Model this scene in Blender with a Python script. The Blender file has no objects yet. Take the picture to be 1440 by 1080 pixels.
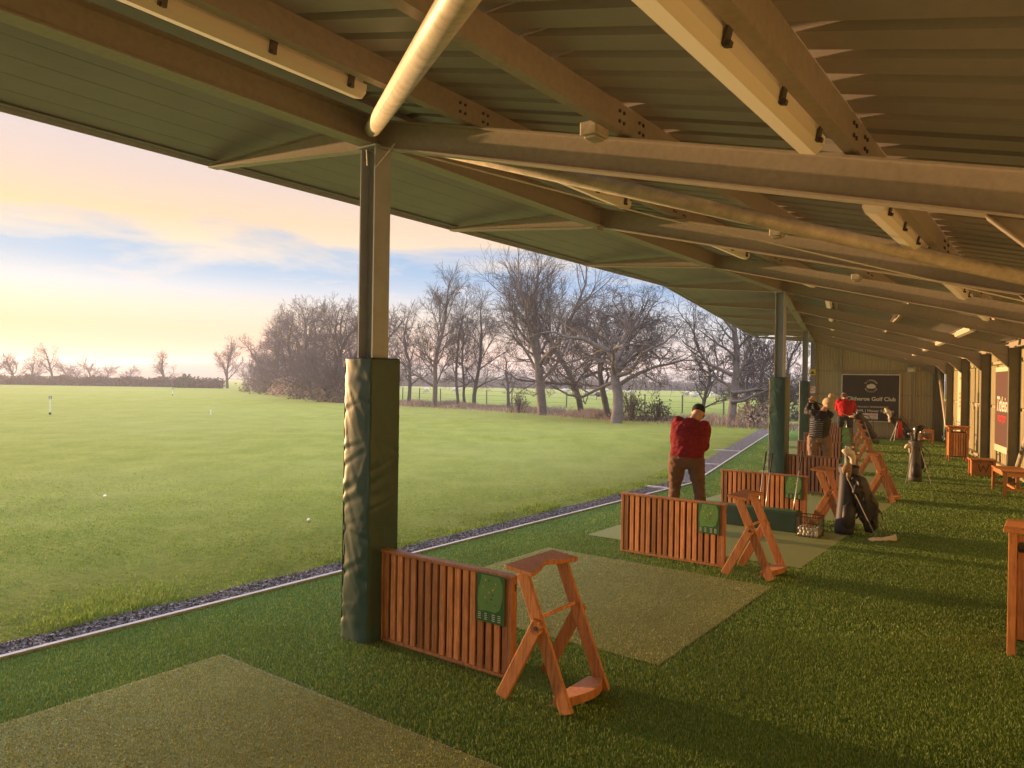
SUN_E=5.0; SUN_C=(1,.55,.23); SKY_E=.32; SKY_HI=5.4; HAZE=.0012; EXPO=1.36
import bpy, math, random
import numpy as np
from mathutils import Vector, Matrix, noise
R=math.radians
scene=bpy.context.scene
COL=scene.collection
# ------------------------------------------------------------------ helpers
class MB:
    """collects shapes, builds ONE mesh object"""
    def __init__(s): s.v=[]; s.f=[]; s.m=[]; s.cur=0
    def add(s,vs,fs):
        o=len(s.v); s.v.extend([tuple(p) for p in vs]); s.f.extend([tuple(i+o for i in f) for f in fs]); s.m.extend([s.cur]*len(fs)); return s
    def box(s,x0,x1,y0,y1,z0,z1,M=None):
        vs=[(x0,y0,z0),(x1,y0,z0),(x1,y1,z0),(x0,y1,z0),(x0,y0,z1),(x1,y0,z1),(x1,y1,z1),(x0,y1,z1)]
        if M is not None: vs=[M@Vector(p) for p in vs]
        return s.add(vs,[(0,3,2,1),(4,5,6,7),(0,1,5,4),(1,2,6,5),(2,3,7,6),(3,0,4,7)])
    def hexa(s,vs):   # 8 explicit corners, same order as box
        return s.add(vs,[(0,3,2,1),(4,5,6,7),(0,1,5,4),(1,2,6,5),(2,3,7,6),(3,0,4,7)])
    def bar(s,a,b,w,t,side=(0,0,1)):
        """rectangular bar a->b, t thickness along 'side' direction, w across"""
        a=Vector(a); b=Vector(b); d=(b-a).normalized(); sd=Vector(side); sd=(sd-d*sd.dot(d)).normalized(); w2=d.cross(sd)
        c=[]
        for p in (a,b):
            for i,j in ((-1,-1),(1,-1),(1,1),(-1,1)): c.append(p+w2*(w/2*i)+sd*(t/2*j))
        return s.add(c,[(0,3,2,1),(4,5,6,7),(0,1,5,4),(1,2,6,5),(2,3,7,6),(3,0,4,7)])
    def tube(s,pts,rads,n=8,cap=True):
        pts=[Vector(p) for p in pts]
        if not hasattr(rads,'__len__'): rads=[rads]*len(pts)
        o=len(s.v); k=len(pts); up=None
        for i,p in enumerate(pts):
            d=(pts[min(i+1,k-1)]-pts[max(i-1,0)]).normalized()
            if up is None:
                up=Vector((0,0,1)) if abs(d.z)<.9 else Vector((1,0,0))
            x=up-d*up.dot(d); x.normalize(); y=d.cross(x); up=x
            for j in range(n):
                a=2*math.pi*j/n; s.v.append(tuple(p+(x*math.cos(a)+y*math.sin(a))*rads[i]))
        for i in range(k-1):
            for j in range(n):
                j2=(j+1)%n; s.f.append((o+i*n+j,o+i*n+j2,o+(i+1)*n+j2,o+(i+1)*n+j)); s.m.append(s.cur)
        if cap:
            s.f.append(tuple(o+j for j in range(n))[::-1]); s.f.append(tuple(o+(k-1)*n+j for j in range(n))); s.m.extend([s.cur]*2)
        return s
    def loft(s,pts,rad,wide=(1,0,0),n=14,cap=True):
        """elliptic tube; rad list of (a along wide, b across)"""
        pts=[Vector(p) for p in pts]; k=len(pts); o=len(s.v)
        W=[Vector(wide)]*k if not isinstance(wide,list) else [Vector(w) for w in wide]
        for i,p in enumerate(pts):
            d=(pts[min(i+1,k-1)]-pts[max(i-1,0)]).normalized()
            x=W[i]-d*W[i].dot(d); x.normalize(); y=d.cross(x); a,b=rad[i]
            for j in range(n):
                t=2*math.pi*j/n; s.v.append(tuple(p+x*(math.cos(t)*a)+y*(math.sin(t)*b)))
        for i in range(k-1):
            for j in range(n):
                j2=(j+1)%n; s.f.append((o+i*n+j,o+i*n+j2,o+(i+1)*n+j2,o+(i+1)*n+j)); s.m.append(s.cur)
        if cap:
            s.f.append(tuple(o+j for j in range(n))[::-1]); s.f.append(tuple(o+(k-1)*n+j for j in range(n))); s.m.extend([s.cur]*2)
        return s
    def ball(s,c,r,n=10,m=7,rz=None,M=None):
        if not hasattr(r,'__len__'): r=(r,r,r)
        vs=[];c=Vector(c)
        for i in range(m+1):
            ph=math.pi*i/m
            for j in range(n):
                t=2*math.pi*j/n; v=Vector((r[0]*math.sin(ph)*math.cos(t),r[1]*math.sin(ph)*math.sin(t),r[2]*math.cos(ph)))
                if M is not None: v=M@v
                vs.append(c+v)
        fs=[]
        for i in range(m):
            for j in range(n):
                j2=(j+1)%n; fs.append((i*n+j,(i+1)*n+j,(i+1)*n+j2,i*n+j2))
        return s.add(vs,fs)
    def prism(s,poly,axis0,axis1,ext,M=None):
        """poly (a,b) pairs in plane spanned by axis0,axis1, extruded by vector ext"""
        A=Vector(axis0);B=Vector(axis1);E=Vector(ext);k=len(poly)
        vs=[A*a+B*b for a,b in poly]; vs+= [v+E for v in vs]
        if M is not None: vs=[M@v for v in vs]
        fs=[tuple(range(k)),tuple(range(k,2*k))[::-1]]+[(i,i+k,(i+1)%k+k,(i+1)%k) for i in range(k)]
        return s.add(vs,fs)
    def build(s,name,mat,parent=None,smooth=False,fix=True):
        me=bpy.data.meshes.new(name); me.from_pydata(s.v,[],s.f)
        mats=mat if isinstance(mat,(list,tuple)) else [mat]
        for m in mats: me.materials.append(m)
        if len(mats)>1: me.polygons.foreach_set('material_index',s.m)
        if smooth: me.polygons.foreach_set('use_smooth',[True]*len(me.polygons))
        me.validate()
        if fix:
            import bmesh
            bm=bmesh.new(); bm.from_mesh(me); bmesh.ops.recalc_face_normals(bm,faces=bm.faces); bm.to_mesh(me); bm.free()
        me.update()
        o=bpy.data.objects.new(name,me); COL.objects.link(o)
        if parent: o.parent=parent
        return o
def bevel(o,w=.003,seg=2):
    m=o.modifiers.new('b','BEVEL'); m.width=w; m.segments=seg; m.limit_method='ANGLE'; m.angle_limit=R(40); return o
def tag(o,label=None,cat=None,group=None,kind=None):
    if label: o['label']=label
    if cat: o['category']=cat
    if group: o['group']=group
    if kind: o['kind']=kind
    return o
def empty(name,loc=(0,0,0),rz=0):
    o=bpy.data.objects.new(name,None); o.empty_display_size=.1; COL.objects.link(o); o.location=loc; o.rotation_euler=(0,0,rz); return o
def copy_tree(o,parent=None):
    c=o.copy(); COL.objects.link(c)
    if parent: c.parent=parent
    for ch in list(o.children):
        if ch.get('_skip'): continue
        copy_tree(ch,c)
    return c
def rawmesh(name,verts,tris,mat,parent=None,smooth=False,mi=None):
    """fast numpy mesh; verts (N,3), tris (M,k)"""
    me=bpy.data.meshes.new(name); k=tris.shape[1]
    me.vertices.add(len(verts)); me.vertices.foreach_set('co',np.ascontiguousarray(verts,dtype=np.float32).ravel())
    me.loops.add(len(tris)*k); me.loops.foreach_set('vertex_index',np.ascontiguousarray(tris,dtype=np.int32).ravel())
    me.polygons.add(len(tris)); me.polygons.foreach_set('loop_start',np.arange(0,len(tris)*k,k,dtype=np.int32))
    try: me.polygons.foreach_set('loop_total',np.full(len(tris),k,dtype=np.int32))
    except Exception: pass
    mats=mat if isinstance(mat,(list,tuple)) else [mat]
    for m in mats: me.materials.append(m)
    if mi is not None: me.polygons.foreach_set('material_index',mi.astype(np.int32))
    me.update(calc_edges=True)
    if smooth: me.polygons.foreach_set('use_smooth',[True]*len(tris))
    o=bpy.data.objects.new(name,me); COL.objects.link(o)
    if parent: o.parent=parent
    return o
# ------------------------------------------------------------------ materials
class NT:
    def __init__(s,name):
        s.m=bpy.data.materials.new(name); s.m.use_nodes=True; s.t=s.m.node_tree; s.n=s.t.nodes; s.l=s.t.links
        s.b=s.n['Principled BSDF']; s.out=s.n['Material Output']
    def N(s,typ,**kw):
        n=s.n.new(typ)
        for k,v in kw.items():
            if k.startswith('i_'):
                key=k[2:]; n.inputs[int(key) if key.isdigit() else key.replace('_',' ')].default_value=v
            else: setattr(n,k,v)
        return n
    def L(s,a,b): s.l.new(a,b)
    def coord(s,kind='Object',scale=(1,1,1),rot=(0,0,0)):
        tc=s.N('ShaderNodeTexCoord'); mp=s.N('ShaderNodeMapping'); s.L(tc.outputs[kind],mp.inputs[0]); mp.inputs['Scale'].default_value=scale; mp.inputs['Rotation'].default_value=rot; return mp.outputs[0]
    def world(s,scale=(1,1,1),rot=(0,0,0)):
        g=s.N('ShaderNodeNewGeometry'); mp=s.N('ShaderNodeMapping'); s.L(g.outputs['Position'],mp.inputs[0]); mp.inputs['Scale'].default_value=scale; mp.inputs['Rotation'].default_value=rot; return mp.outputs[0]
    def noise(s,vec,scale,detail=4,rough=.6,dist=0):
        n=s.N('ShaderNodeTexNoise'); s.L(vec,n.inputs['Vector']); n.inputs['Scale'].default_value=scale; n.inputs['Detail'].default_value=detail; n.inputs['Roughness'].default_value=rough; n.inputs['Distortion'].default_value=dist; return n.outputs['Fac']
    def ramp(s,fac,stops):
        r=s.N('ShaderNodeValToRGB'); s.L(fac,r.inputs[0]); e=r.color_ramp.elements
        while len(e)<len(stops): e.new(.5)
        for i,(p,c) in enumerate(stops): e[i].position=p; e[i].color=(*c,1) if len(c)==3 else c
        return r.outputs[0]
    def mix(s,fac,a,b,mode='MIX'):
        n=s.N('ShaderNodeMix',data_type='RGBA',blend_type=mode)
        for v,i in ((fac,0),(a,6),(b,7)):
            if isinstance(v,(int,float)): n.inputs[i].default_value=v
            elif isinstance(v,tuple): n.inputs[i].default_value=(*v,1)
            else: s.L(v,n.inputs[i])
        return n.outputs[2]
    def bump(s,h,strength=.3,dist=.01):
        n=s.N('ShaderNodeBump'); s.L(h,n.inputs['Height']); n.inputs['Strength'].default_value=strength; n.inputs['Distance'].default_value=dist; s.L(n.outputs[0],s.b.inputs['Normal']); return n
    def set(s,col=None,rough=.6,metal=0,spec=None):
        if col is not None:
            if isinstance(col,tuple): s.b.inputs['Base Color'].default_value=(*col,1)
            else: s.L(col,s.b.inputs['Base Color'])
        if isinstance(rough,(int,float)): s.b.inputs['Roughness'].default_value=rough
        else: s.L(rough,s.b.inputs['Roughness'])
        s.b.inputs['Metallic'].default_value=metal
        if spec is not None: s.b.inputs['Specular IOR Level'].default_value=spec
        return s.m
def dirty(name,c,rough=.6,metal=0,amt=.35,sc=6,bump=.15,spec=None,sc2=60,coord='Object'):
    t=NT(name); v=t.coord(coord)
    n1=t.noise(v,sc,5,.65); n2=t.noise(v,sc2,3,.6)
    d=tuple(x*(1-amt) for x in c); l=tuple(min(1,x*(1+amt*.6)) for x in c)
    col=t.ramp(n1,[(.3,d),(.55,c),(.8,l)]); col=t.mix(t.ramp(n2,[(.35,(0,0,0)),(.75,(.35,.35,.35))]),col,d)
    t.set(col,rough,metal,spec)
    if bump: t.bump(n2,bump,.004)
    return t.m
def wood_mat(name,c,dark):
    t=NT(name); v=t.coord('Object',(1,1,1))
    g=t.N('ShaderNodeNewGeometry'); rnd=g.outputs['Random Per Island']
    add=t.N('ShaderNodeVectorMath',operation='ADD'); t.L(v,add.inputs[0])
    cmb=t.N('ShaderNodeCombineXYZ'); mu=t.N('ShaderNodeMath',operation='MULTIPLY'); mu.inputs[1].default_value=37; t.L(rnd,mu.inputs[0]); t.L(mu.outputs[0],cmb.inputs[2]); t.L(mu.outputs[0],cmb.inputs[0]); t.L(cmb.outputs[0],add.inputs[1])
    mp=t.N('ShaderNodeMapping'); t.L(add.outputs[0],mp.inputs[0]); mp.inputs['Scale'].default_value=(60,60,5)
    g1=t.noise(mp.outputs[0],1,5,.7,.6)
    g2=t.noise(add.outputs[0],7,4,.6)
    col=t.ramp(g1,[(.28,dark),(.5,c),(.75,tuple(x*1.3 for x in c))])
    col=t.mix(t.ramp(g2,[(.4,(0,0,0)),(.75,(.5,.5,.5))]),col,dark)
    hv=t.N('ShaderNodeHueSaturation'); t.L(col,hv.inputs['Color']); mr=t.N('ShaderNodeMapRange'); t.L(rnd,mr.inputs[0]); mr.inputs[3].default_value=.5; mr.inputs[4].default_value=1.45; t.L(mr.outputs[0],hv.inputs['Value'])
    t.set(hv.outputs[0],.55,0,.35); t.bump(g1,.25,.002); return t.m
def blade_mat(name,stops,trans=.35,rough=.55):
    t=NT(name); g=t.N('ShaderNodeNewGeometry'); col=t.ramp(g.outputs['Random Per Island'],stops)
    w=t.world((.35,.35,.35)); n=t.noise(w,1.6,3); hv=t.N('ShaderNodeHueSaturation'); t.L(col,hv.inputs['Color']); mr=t.N('ShaderNodeMapRange'); t.L(n,mr.inputs[0]); mr.inputs[1].default_value=.3; mr.inputs[2].default_value=.7; mr.inputs[3].default_value=.75; mr.inputs[4].default_value=1.2; t.L(mr.outputs[0],hv.inputs['Value'])
    t.set(hv.outputs[0],rough,0,.25)
    tr=t.N('ShaderNodeBsdfTranslucent'); t.L(hv.outputs[0],tr.inputs[0]); mx=t.N('ShaderNodeMixShader'); mx.inputs[0].default_value=trans
    t.L(t.b.outputs[0],mx.inputs[1]); t.L(tr.outputs[0],mx.inputs[2]); t.L(mx.outputs[0],t.out.inputs[0]); return t.m
M={}
M['steel']=dirty('galvanised steel',(.37,.325,.275),.5,.12,.16,26,.15,sc2=190)
M['steel_post']=dirty('galvanised post',(.33,.37,.42),.5,.2,.15,5,.06)
M['steel_dark']=dirty('shade-darkened steel',(.17,.165,.125),.5,.1,.2,5,.08)  # darker copy of the steel; shade on the back posts put into its colour
M['soffit']=dirty('grey soffit lining',(.26,.22,.255),.5,.05,.14,1.2,.04,sc2=20)
M['tube']=dirty('painted tube',(.55,.50,.42),.5,.1,.35,12,.1)
M['sheet']=dirty('roof sheet underside',(.31,.285,.285),.5,.05,.16,1.3,.06,sc2=20)
M['wallsheet']=dirty('olive wall sheet',(.46,.42,.27),.45,.05,.14,1.2,.04,sc2=20)
M['white_metal']=dirty('off white enamel',(.70,.68,.62),.4,0,.18,8,.05)
M['black']=dirty('black plastic',(.02,.02,.022),.45,0,.2,20,.05)
M['wood']=wood_mat('oiled hardwood',(.66,.28,.105),(.33,.12,.045))
M['woodgrey']=wood_mat('weathered hardwood',(.46,.21,.11),(.22,.10,.055))
M['bolt']=dirty('bolt steel',(.10,.09,.085),.5,.5,.3,40,.1)
def turf_ground():
    t=NT('artificial turf'); v=t.world()
    a=t.noise(v,1.3,3); b=t.noise(v,55,4,.75); c=t.noise(v,260,2,.6)
    col=t.ramp(b,[(.3,(.045,.12,.018)),(.5,(.10,.23,.034)),(.72,(.20,.34,.065))])
    col=t.mix(t.ramp(a,[(.35,(0,0,0)),(.7,(.5,.5,.5))]),col,(.045,.115,.012))
    col=t.mix(t.ramp(c,[(.45,(0,0,0)),(.75,(.6,.6,.6))]),col,(.13,.20,.05))
    t.set(col,.8,0,.15); t.bump(b,.9,.03); return t.m
M['turf']=turf_ground()
M['turfblade']=blade_mat('turf blades',[(0,(.14,.235,.045)),(.5,(.205,.325,.070)),(.85,(.28,.41,.11)),(1,(.44,.50,.24))],.32)
def mat_mat():
    t=NT('hitting mat nap'); v=t.world((1,1,1),(0,0,R(36.5)))
    a=t.noise(v,2.2,4); mp=t.N('ShaderNodeMapping'); t.L(v,mp.inputs[0]); mp.inputs['Scale'].default_value=(150,60,60); b=t.noise(mp.outputs[0],1,3,.7); c=t.noise(v,120,3,.7)
    col=t.ramp(c,[(.3,(.16,.20,.07)),(.5,(.31,.345,.135)),(.75,(.47,.49,.22))]); col=t.mix(t.ramp(a,[(.35,(0,0,0)),(.7,(.45,.45,.45))]),col,(.27,.31,.12)); col=t.mix(t.ramp(b,[(.4,(0,0,0)),(.7,(.3,.3,.3))]),col,(.12,.16,.05))
    t.set(col,.85,0,.1); t.bump(c,.6,.01); return t.m
M['mat']=mat_mat()
M['matblade']=blade_mat('mat nap blades',[(0,(.23,.28,.10)),(.5,(.36,.40,.155)),(1,(.56,.56,.28))],.25)
def field_mat():
    t=NT('range grass'); v=t.world((1,1,1)); s=t.world((.9,.22,1),(0,0,R(-60)))
    a=t.noise(v,.09,4,.6); b=t.noise(s,1.6,8,.75); c=t.noise(v,11,6,.8); d=t.noise(v,.7,7,.75)
    col=t.ramp(c,[(.28,(.108,.152,.018)),(.5,(.215,.268,.040)),(.72,(.34,.375,.075))])
    col=t.mix(t.ramp(b,[(.42,(0,0,0)),(.60,(.55,.55,.55))]),col,(.15,.205,.028))
    col=t.mix(t.ramp(d,[(.45,(0,0,0)),(.62,(.55,.55,.55))]),col,(.30,.335,.07))
    col=t.mix(t.ramp(a,[(.42,(0,0,0)),(.68,(.45,.45,.45))]),col,(.28,.315,.10))
    t.set(col,.9,0,.1); t.bump(c,1,.10); return t.m
M['field']=field_mat()
M['grassblade']=blade_mat('grass blades',[(0,(.11,.19,.028)),(.5,(.18,.28,.042)),(.9,(.27,.37,.07)),(1,(.36,.38,.13))],.45)
def gravel_mat():
    t=NT('grey gravel'); v=t.world(); vo=t.N('ShaderNodeTexVoronoi'); t.L(v,vo.inputs['Vector']); vo.inputs['Scale'].default_value=55
    sp=t.N('ShaderNodeSeparateColor'); t.L(vo.outputs['Color'],sp.inputs[0])
    col=t.ramp(sp.outputs[0],[(0,(.030,.028,.028)),(.5,(.075,.069,.069)),(.85,(.16,.15,.148)),(1,(.40,.38,.37))])
    t.set(col,.85); t.bump(vo.outputs['Distance'],.9,.02); t.n[-1]; return t.m
M['gravel']=gravel_mat()
M['kerb']=dirty('concrete edging',(.55,.53,.50),.85,0,.3,5,.3,coord='Object')
def vinyl(name,c):
    t=NT(name); v=t.coord(); n=t.noise(v,5,4); n2=t.noise(v,250,2)
    t.set(t.ramp(n,[(.3,tuple(x*.8 for x in c)),(.7,tuple(x*1.2 for x in c))]),.42,0,.5); t.bump(n2,.12,.001); return t.m
M['pad']=vinyl('green padding vinyl',(.018,.062,.045))
M['bark']=dirty('bark',(.145,.125,.11),.9,0,.45,3,.5,sc2=14)
M['barkdark']=dirty('dark bark',(.062,.057,.053),.9,0,.4,3,.4,sc2=14)
M['twig']=dirty('twigs',(.058,.051,.047),.9,0,.3,2,0)
M['hedge']=blade_mat('hedge leaves',[(0,(.06,.062,.045)),(.6,(.10,.10,.07)),(1,(.15,.13,.09))],.2,.7)
M['evergreen']=blade_mat('evergreen leaves',[(0,(.02,.045,.02)),(1,(.06,.10,.035))],.2,.6)
M['bracken']=blade_mat('dead bracken',[(0,(.20,.14,.11)),(.6,(.34,.25,.19)),(1,(.46,.39,.28))],.3,.8)
M['wool']=dirty('wool',(.62,.58,.50),.95,0,.2,9,.6)
M['darkface']=dirty('dark wool',(.06,.05,.045),.9,0,.2,9,.2)
# ------------------------------------------------------------------ plan of the place
H1,H2=R(36.5),R(24.0); H12=(H1+H2)/2; TD=math.tan((H1-H2)/2)
P1=Vector((-1.0,5.3,0)); 
def U(h): return Vector((math.sin(h),math.cos(h),0))
def Nn(h): return Vector((math.cos(h),-math.sin(h),0))
P2=P1+U(H1)*9.6
def s1(n,u,z=0): return P1+Nn(H1)*n+U(H1)*u+Vector((0,0,z))
def s2(n,a,z=0): return P2+Nn(H2)*n+U(H2)*a+Vector((0,0,z))
U0=-12.8; A_END=16.1; A_R=[3.5,6.65,9.8,12.95]
SL=.25; NB=4.32; NF=-2.13
def zs(n): return 3.87-SL*n if n>=0 else 3.87+.030*n      # sheet underside level
# ------------------------------------------------------------------ ground
def sheet(name,pts,z,mat,sub=None):
    b=MB(); b.add([(p[0],p[1],z) for p in pts],[tuple(range(len(pts)))]); o=b.build(name,mat); 
    return o
g=MB(); g.box(-1500,1500,-1300,1500,-.6,0); o=g.build('ground',M['field']); tag(o,kind='structure')
def off(n): # offset polyline of the building line at distance n
    return [s1(n,-14),P2+Nn(H12)*(n/math.cos((H1-H2)/2)),s2(n,19.0)]
def strip(name,n0,n1,z,mat,kind='structure',z0=None):
    a=off(n0); b=off(n1); m=MB()
    for i in range(2):
        q=[a[i],b[i],b[i+1],a[i+1]]
        if z0 is None: m.add([(p.x,p.y,z) for p in q],[(0,1,2,3)])
        else: m.hexa([(p.x,p.y,z0) for p in q]+[(p.x,p.y,z) for p in q])
    o=m.build(name,mat); tag(o,kind=kind); return o
strip('turf',-1.475,NB+.1,.008,M['turf'])
strip('kerb',-1.520,-1.478,.030,M['kerb'],z0=-.1)
# gravel strip with a ragged grass edge, wider along the far leg
def gravel():
    m=MB(); rnd=random.Random(4); rows=[]
    for k in range(140):
        u=-14+k*.17
        if u<9.6: rows.append((s1(-1.535,u),s1(-1.82-.05*noise.noise(Vector((u*2,0,0)))-.035*rnd.random()-.012*max(0,u),u)))
    for k in range(120):
        a=.2+k*.16; rows.append((s2(-1.535,a),s2(-1.97-.05*noise.noise(Vector((a*2,5,0)))-.04*rnd.random()-.008*a,a)))
    for i in range(len(rows)-1):
        a,b=rows[i],rows[i+1]; m.add([(p.x,p.y,.004) for p in (a[0],a[1],b[1],b[0])],[(0,1,2,3)])
    # loose stones
    for k in range(9000):
        u=-6+rnd.random()*17; f=rnd.random(); n=-1.55-f*.27-(.012*max(0,u)*f); p=s1(n,u); 
        if u>9.5: continue
        r=.004+.008*rnd.random(); c=Vector((p.x,p.y,.004+r*.5)); a=rnd.random()*6
        q=[c+Vector((math.cos(a+t)*r,math.sin(a+t)*r,-r*.5)) for t in (0,2.1,4.2)]+[c+Vector((0,0,r*.7))]
        m.add(q,[(0,1,3),(1,2,3),(2,0,3)])
    o=m.build('gravel_strip',M['gravel'],fix=False); tag(o,kind='structure')
gravel()
# slabs crossing the gravel
for i,(f,n0,n1,p) in enumerate([(s1,-1.54,-1.95,8.4),(s2,-1.54,-2.2,3.6),(s2,-1.54,-2.25,7.5)]):
    m=MB(); rot=-(H1 if f is s1 else H2); m.box(0,n1-n0,-.035,.035,0,.03)
    o=m.build('edging_slab',M['kerb']); q=f(n0,p); o.location=(q.x,q.y,.006); o.rotation_euler=(0,0,rot)
    tag(o,['short pale slab across the gravel behind the golfer in red sweater','short pale slab crossing the gravel left of the middle padded post','farthest short pale slab crossing the gravel strip'][i],'slab','pale slabs across the gravel strip')
# ------------------------------------------------------------------ blades
rng=np.random.default_rng(3)
CAMZ=1.85
def inview(x,y,m=.76):  # coarse test: what the photo and a step to its side can see
    return (y>1.2)&(np.abs(x)<(y+1.2)*m)
def blades(name,fn,n,hgt,wid,mat,region,z=.008,lean=.6,parent=None,tri=2):
    """fn(k)->x,y,hscale arrays"""
    x,y,hs=fn(n); k=len(x)
    a=rng.uniform(0,2*np.pi,k); h=hgt*hs*rng.uniform(.6,1.15,k); w=wid*rng.uniform(.7,1.3,k); la=rng.uniform(0,2*np.pi,k); ln=h*lean*rng.uniform(.1,1,k)
    dx=np.cos(a)*w/2; dy=np.sin(a)*w/2
    v=np.empty((k,5,3),np.float32)
    v[:,0]=np.stack([x-dx,y-dy,np.full(k,z)],1); v[:,1]=np.stack([x+dx,y+dy,np.full(k,z)],1)
    mx=x+np.cos(la)*ln*.3; my=y+np.sin(la)*ln*.3; mz=z+h*.6
    v[:,2]=np.stack([mx+dx*.8,my+dy*.8,mz],1); v[:,3]=np.stack([mx-dx*.8,my-dy*.8,mz],1)
    v[:,4]=np.stack([x+np.cos(la)*ln,y+np.sin(la)*ln,z+h],1)
    b=np.arange(k)[:,None]*5
    f=np.concatenate([b+[[0,1,2]],b+[[0,2,3]],b+[[3,2,4]]])
    return v.reshape(-1,3),f
def to_frame(x,y,P,H):
    dx=x-P.x; dy=y-P.y; return dx*math.cos(H)-dy*math.sin(H), dx*math.sin(H)+dy*math.cos(H)
MATS=[(-.47,1.95,-3.3,-.86),(-.58,1.88,.80,3.18),(-.6,1.88,4.07,6.2),(-.6,1.88,7.1,9.3)]   # n0,n1,u0,u1 in frame 1
MATS2=[(-.6,1.88,.7,3.1),(-.6,1.88,3.95,6.25),(-.6,1.88,7.1,9.4),(-.6,1.88,10.25,12.55)]
def on_mat(x,y,pad=0):
    n,u=to_frame(x,y,P1,H1); m=np.zeros(len(x),bool)
    for a,b,c,d in MATS: m|=(n>a-pad)&(n<b+pad)&(u>c-pad)&(u<d+pad)
    n2,u2=to_frame(x,y,P2,H2)
    for a,b,c,d in MATS2: m|=(n2>a-pad)&(n2<b+pad)&(u2>c-pad)&(u2<d+pad)
    return m
def frame_n(x,y):
    n,u=to_frame(x,y,P1,H1); n2,a2=to_frame(x,y,P2,H2); return np.where(u<9.6+n*TD,n,n2)
def turf_fn(y0,y1):
    def fn(k):
        y=rng.uniform(y0,y1,k); x=rng.uniform(-1,1,k)*(y1+1.2)*.76
        ok=inview(x,y)&(~on_mat(x,y)); n=frame_n(x,y); ok&=(n>-1.475)&(n<NB-.02)
        return x[ok],y[ok],np.ones(ok.sum())
    return fn
vs=[];fs=[];o_=0
for (y0,y1,dens,h,w) in [(1.2,3.2,14000,.019,.0032),(3.2,5.5,10500,.019,.0039),(5.5,9,5200,.019,.0054),(9,15,1800,.019,.009),(15,24,500,.019,.016)]:
    k=int((y1-y0)*2*(y1+1.2)*.76*dens); v,f=blades('',turf_fn(y0,y1),k,h,w,None,None); vs.append(v); fs.append(f+o_); o_+=len(v)
o=rawmesh('turf_pile',np.concatenate(vs),np.concatenate(fs),M['turfblade']); tag(o,'short green pile of the artificial turf walkway','turf pile',kind='stuff')
# field grass blades near the kerb
def field_fn(y0,y1):
    def fn(k):
        y=rng.uniform(y0,y1,k); x=rng.uniform(-1,1,k)*(y1+1.2)*.76
        n,u=to_frame(x,y,P1,H1); n2,a2=to_frame(x,y,P2,H2); far=u>9.6+n*TD
        lim=np.where(far,-1.98-.008*np.maximum(a2,0),-1.83-.012*np.maximum(u,0)); nn=np.where(far,n2,n)
        tuft=np.array([noise.noise(Vector((a*1.1,b*1.1,0)))+.5*noise.noise(Vector((a*4,b*4,3))) for a,b in zip(x,y)])
        ok=inview(x,y)&(nn<lim+.03*rng.uniform(-1,1,k)); 
        edge=np.exp(-np.maximum(lim-nn,0)/.35)
        hs=.45+.2*tuft+edge*np.clip(tuft*2.4+.3,0,1.7); ok&=(rng.uniform(0,1,k)<.85+tuft*.5)&((nn>lim-.5)|(rng.uniform(0,1,k)<np.clip(1-(y-5)/11,0,1)**1.5))
        return x[ok],y[ok],np.clip(hs[ok],.25,3)
    return fn
vs=[];fs=[];o_=0
for (y0,y1,dens,h,w) in [(4.4,7.5,3000,.036,.006),(7.5,11,2000,.036,.009),(11,16,1200,.036,.012)]:
    k=int((y1-y0)*2*(y1+1.2)*.76*dens); v,f=blades('',field_fn(y0,y1),k,h,w,None,None,z=0,lean=.9); vs.append(v); fs.append(f+o_); o_+=len(v)
o=rawmesh('grass_blades',np.concatenate(vs),np.concatenate(fs),M['grassblade']); tag(o,'tufted green grass of the range along the gravel','grass',kind='stuff')
# ------------------------------------------------------------------ hitting mats
mat_labels=['large hitting mat in the left foreground, cut off by the frame','hitting mat between the nearest slatted divider and the next one','hitting mat under the golfer in the dark red sweater','hitting mat beyond the divider with the clubs leaning on it',
 'hitting mat under the golfer in the black quilted jacket','hitting mat two bays before the man in bright red','hitting mat in the bay just before the far padded post','farthest hitting mat in front of the sign wall']
def make_mat(n0,n1,u0,u1,P,H,near,lab):
    e=P+Nn(H)*n0+U(H)*u0; W=n1-n0; L=u1-u0
    m=MB(); m.box(0,W,0,L,0,.016)
    m.cur=1
    for q in ((-.014,0,-.014,L+.014),(W,W+.014,-.014,L+.014),(0,W,-.014,0),(0,W,L,L+.014)): m.box(*q,0,.0115)
    o=m.build('hitting_mat',[M['mat'],M['black']]); o.location=(e.x,e.y,.0); o.rotation_euler=(0,0,-H)
    if near:
        k=int(W*L*near); x=rng.uniform(.005,W-.005,k); y=rng.uniform(.005,L-.005,k)
        c,s=math.cos(-H),math.sin(-H); wx=e.x+x*c-y*s; wy=e.y+x*s+y*c; ok=inview(wx,wy); x=x[ok];y=y[ok]
        v,f=blades('',lambda q:(x,y,np.ones(len(x))),0,.010,.0045,None,None,z=.016,lean=.8)
        rawmesh('nap',v,f,M['matblade'],parent=o)
    tag(o,lab,'golf mat','hitting mats set into the turf')
for i,q in enumerate(MATS): make_mat(*q,P1,H1,[14000,9000,0,0][i],mat_labels[i])
for i,q in enumerate(MATS2): make_mat(*q,P2,H2,0,mat_labels[4+i])
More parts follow.
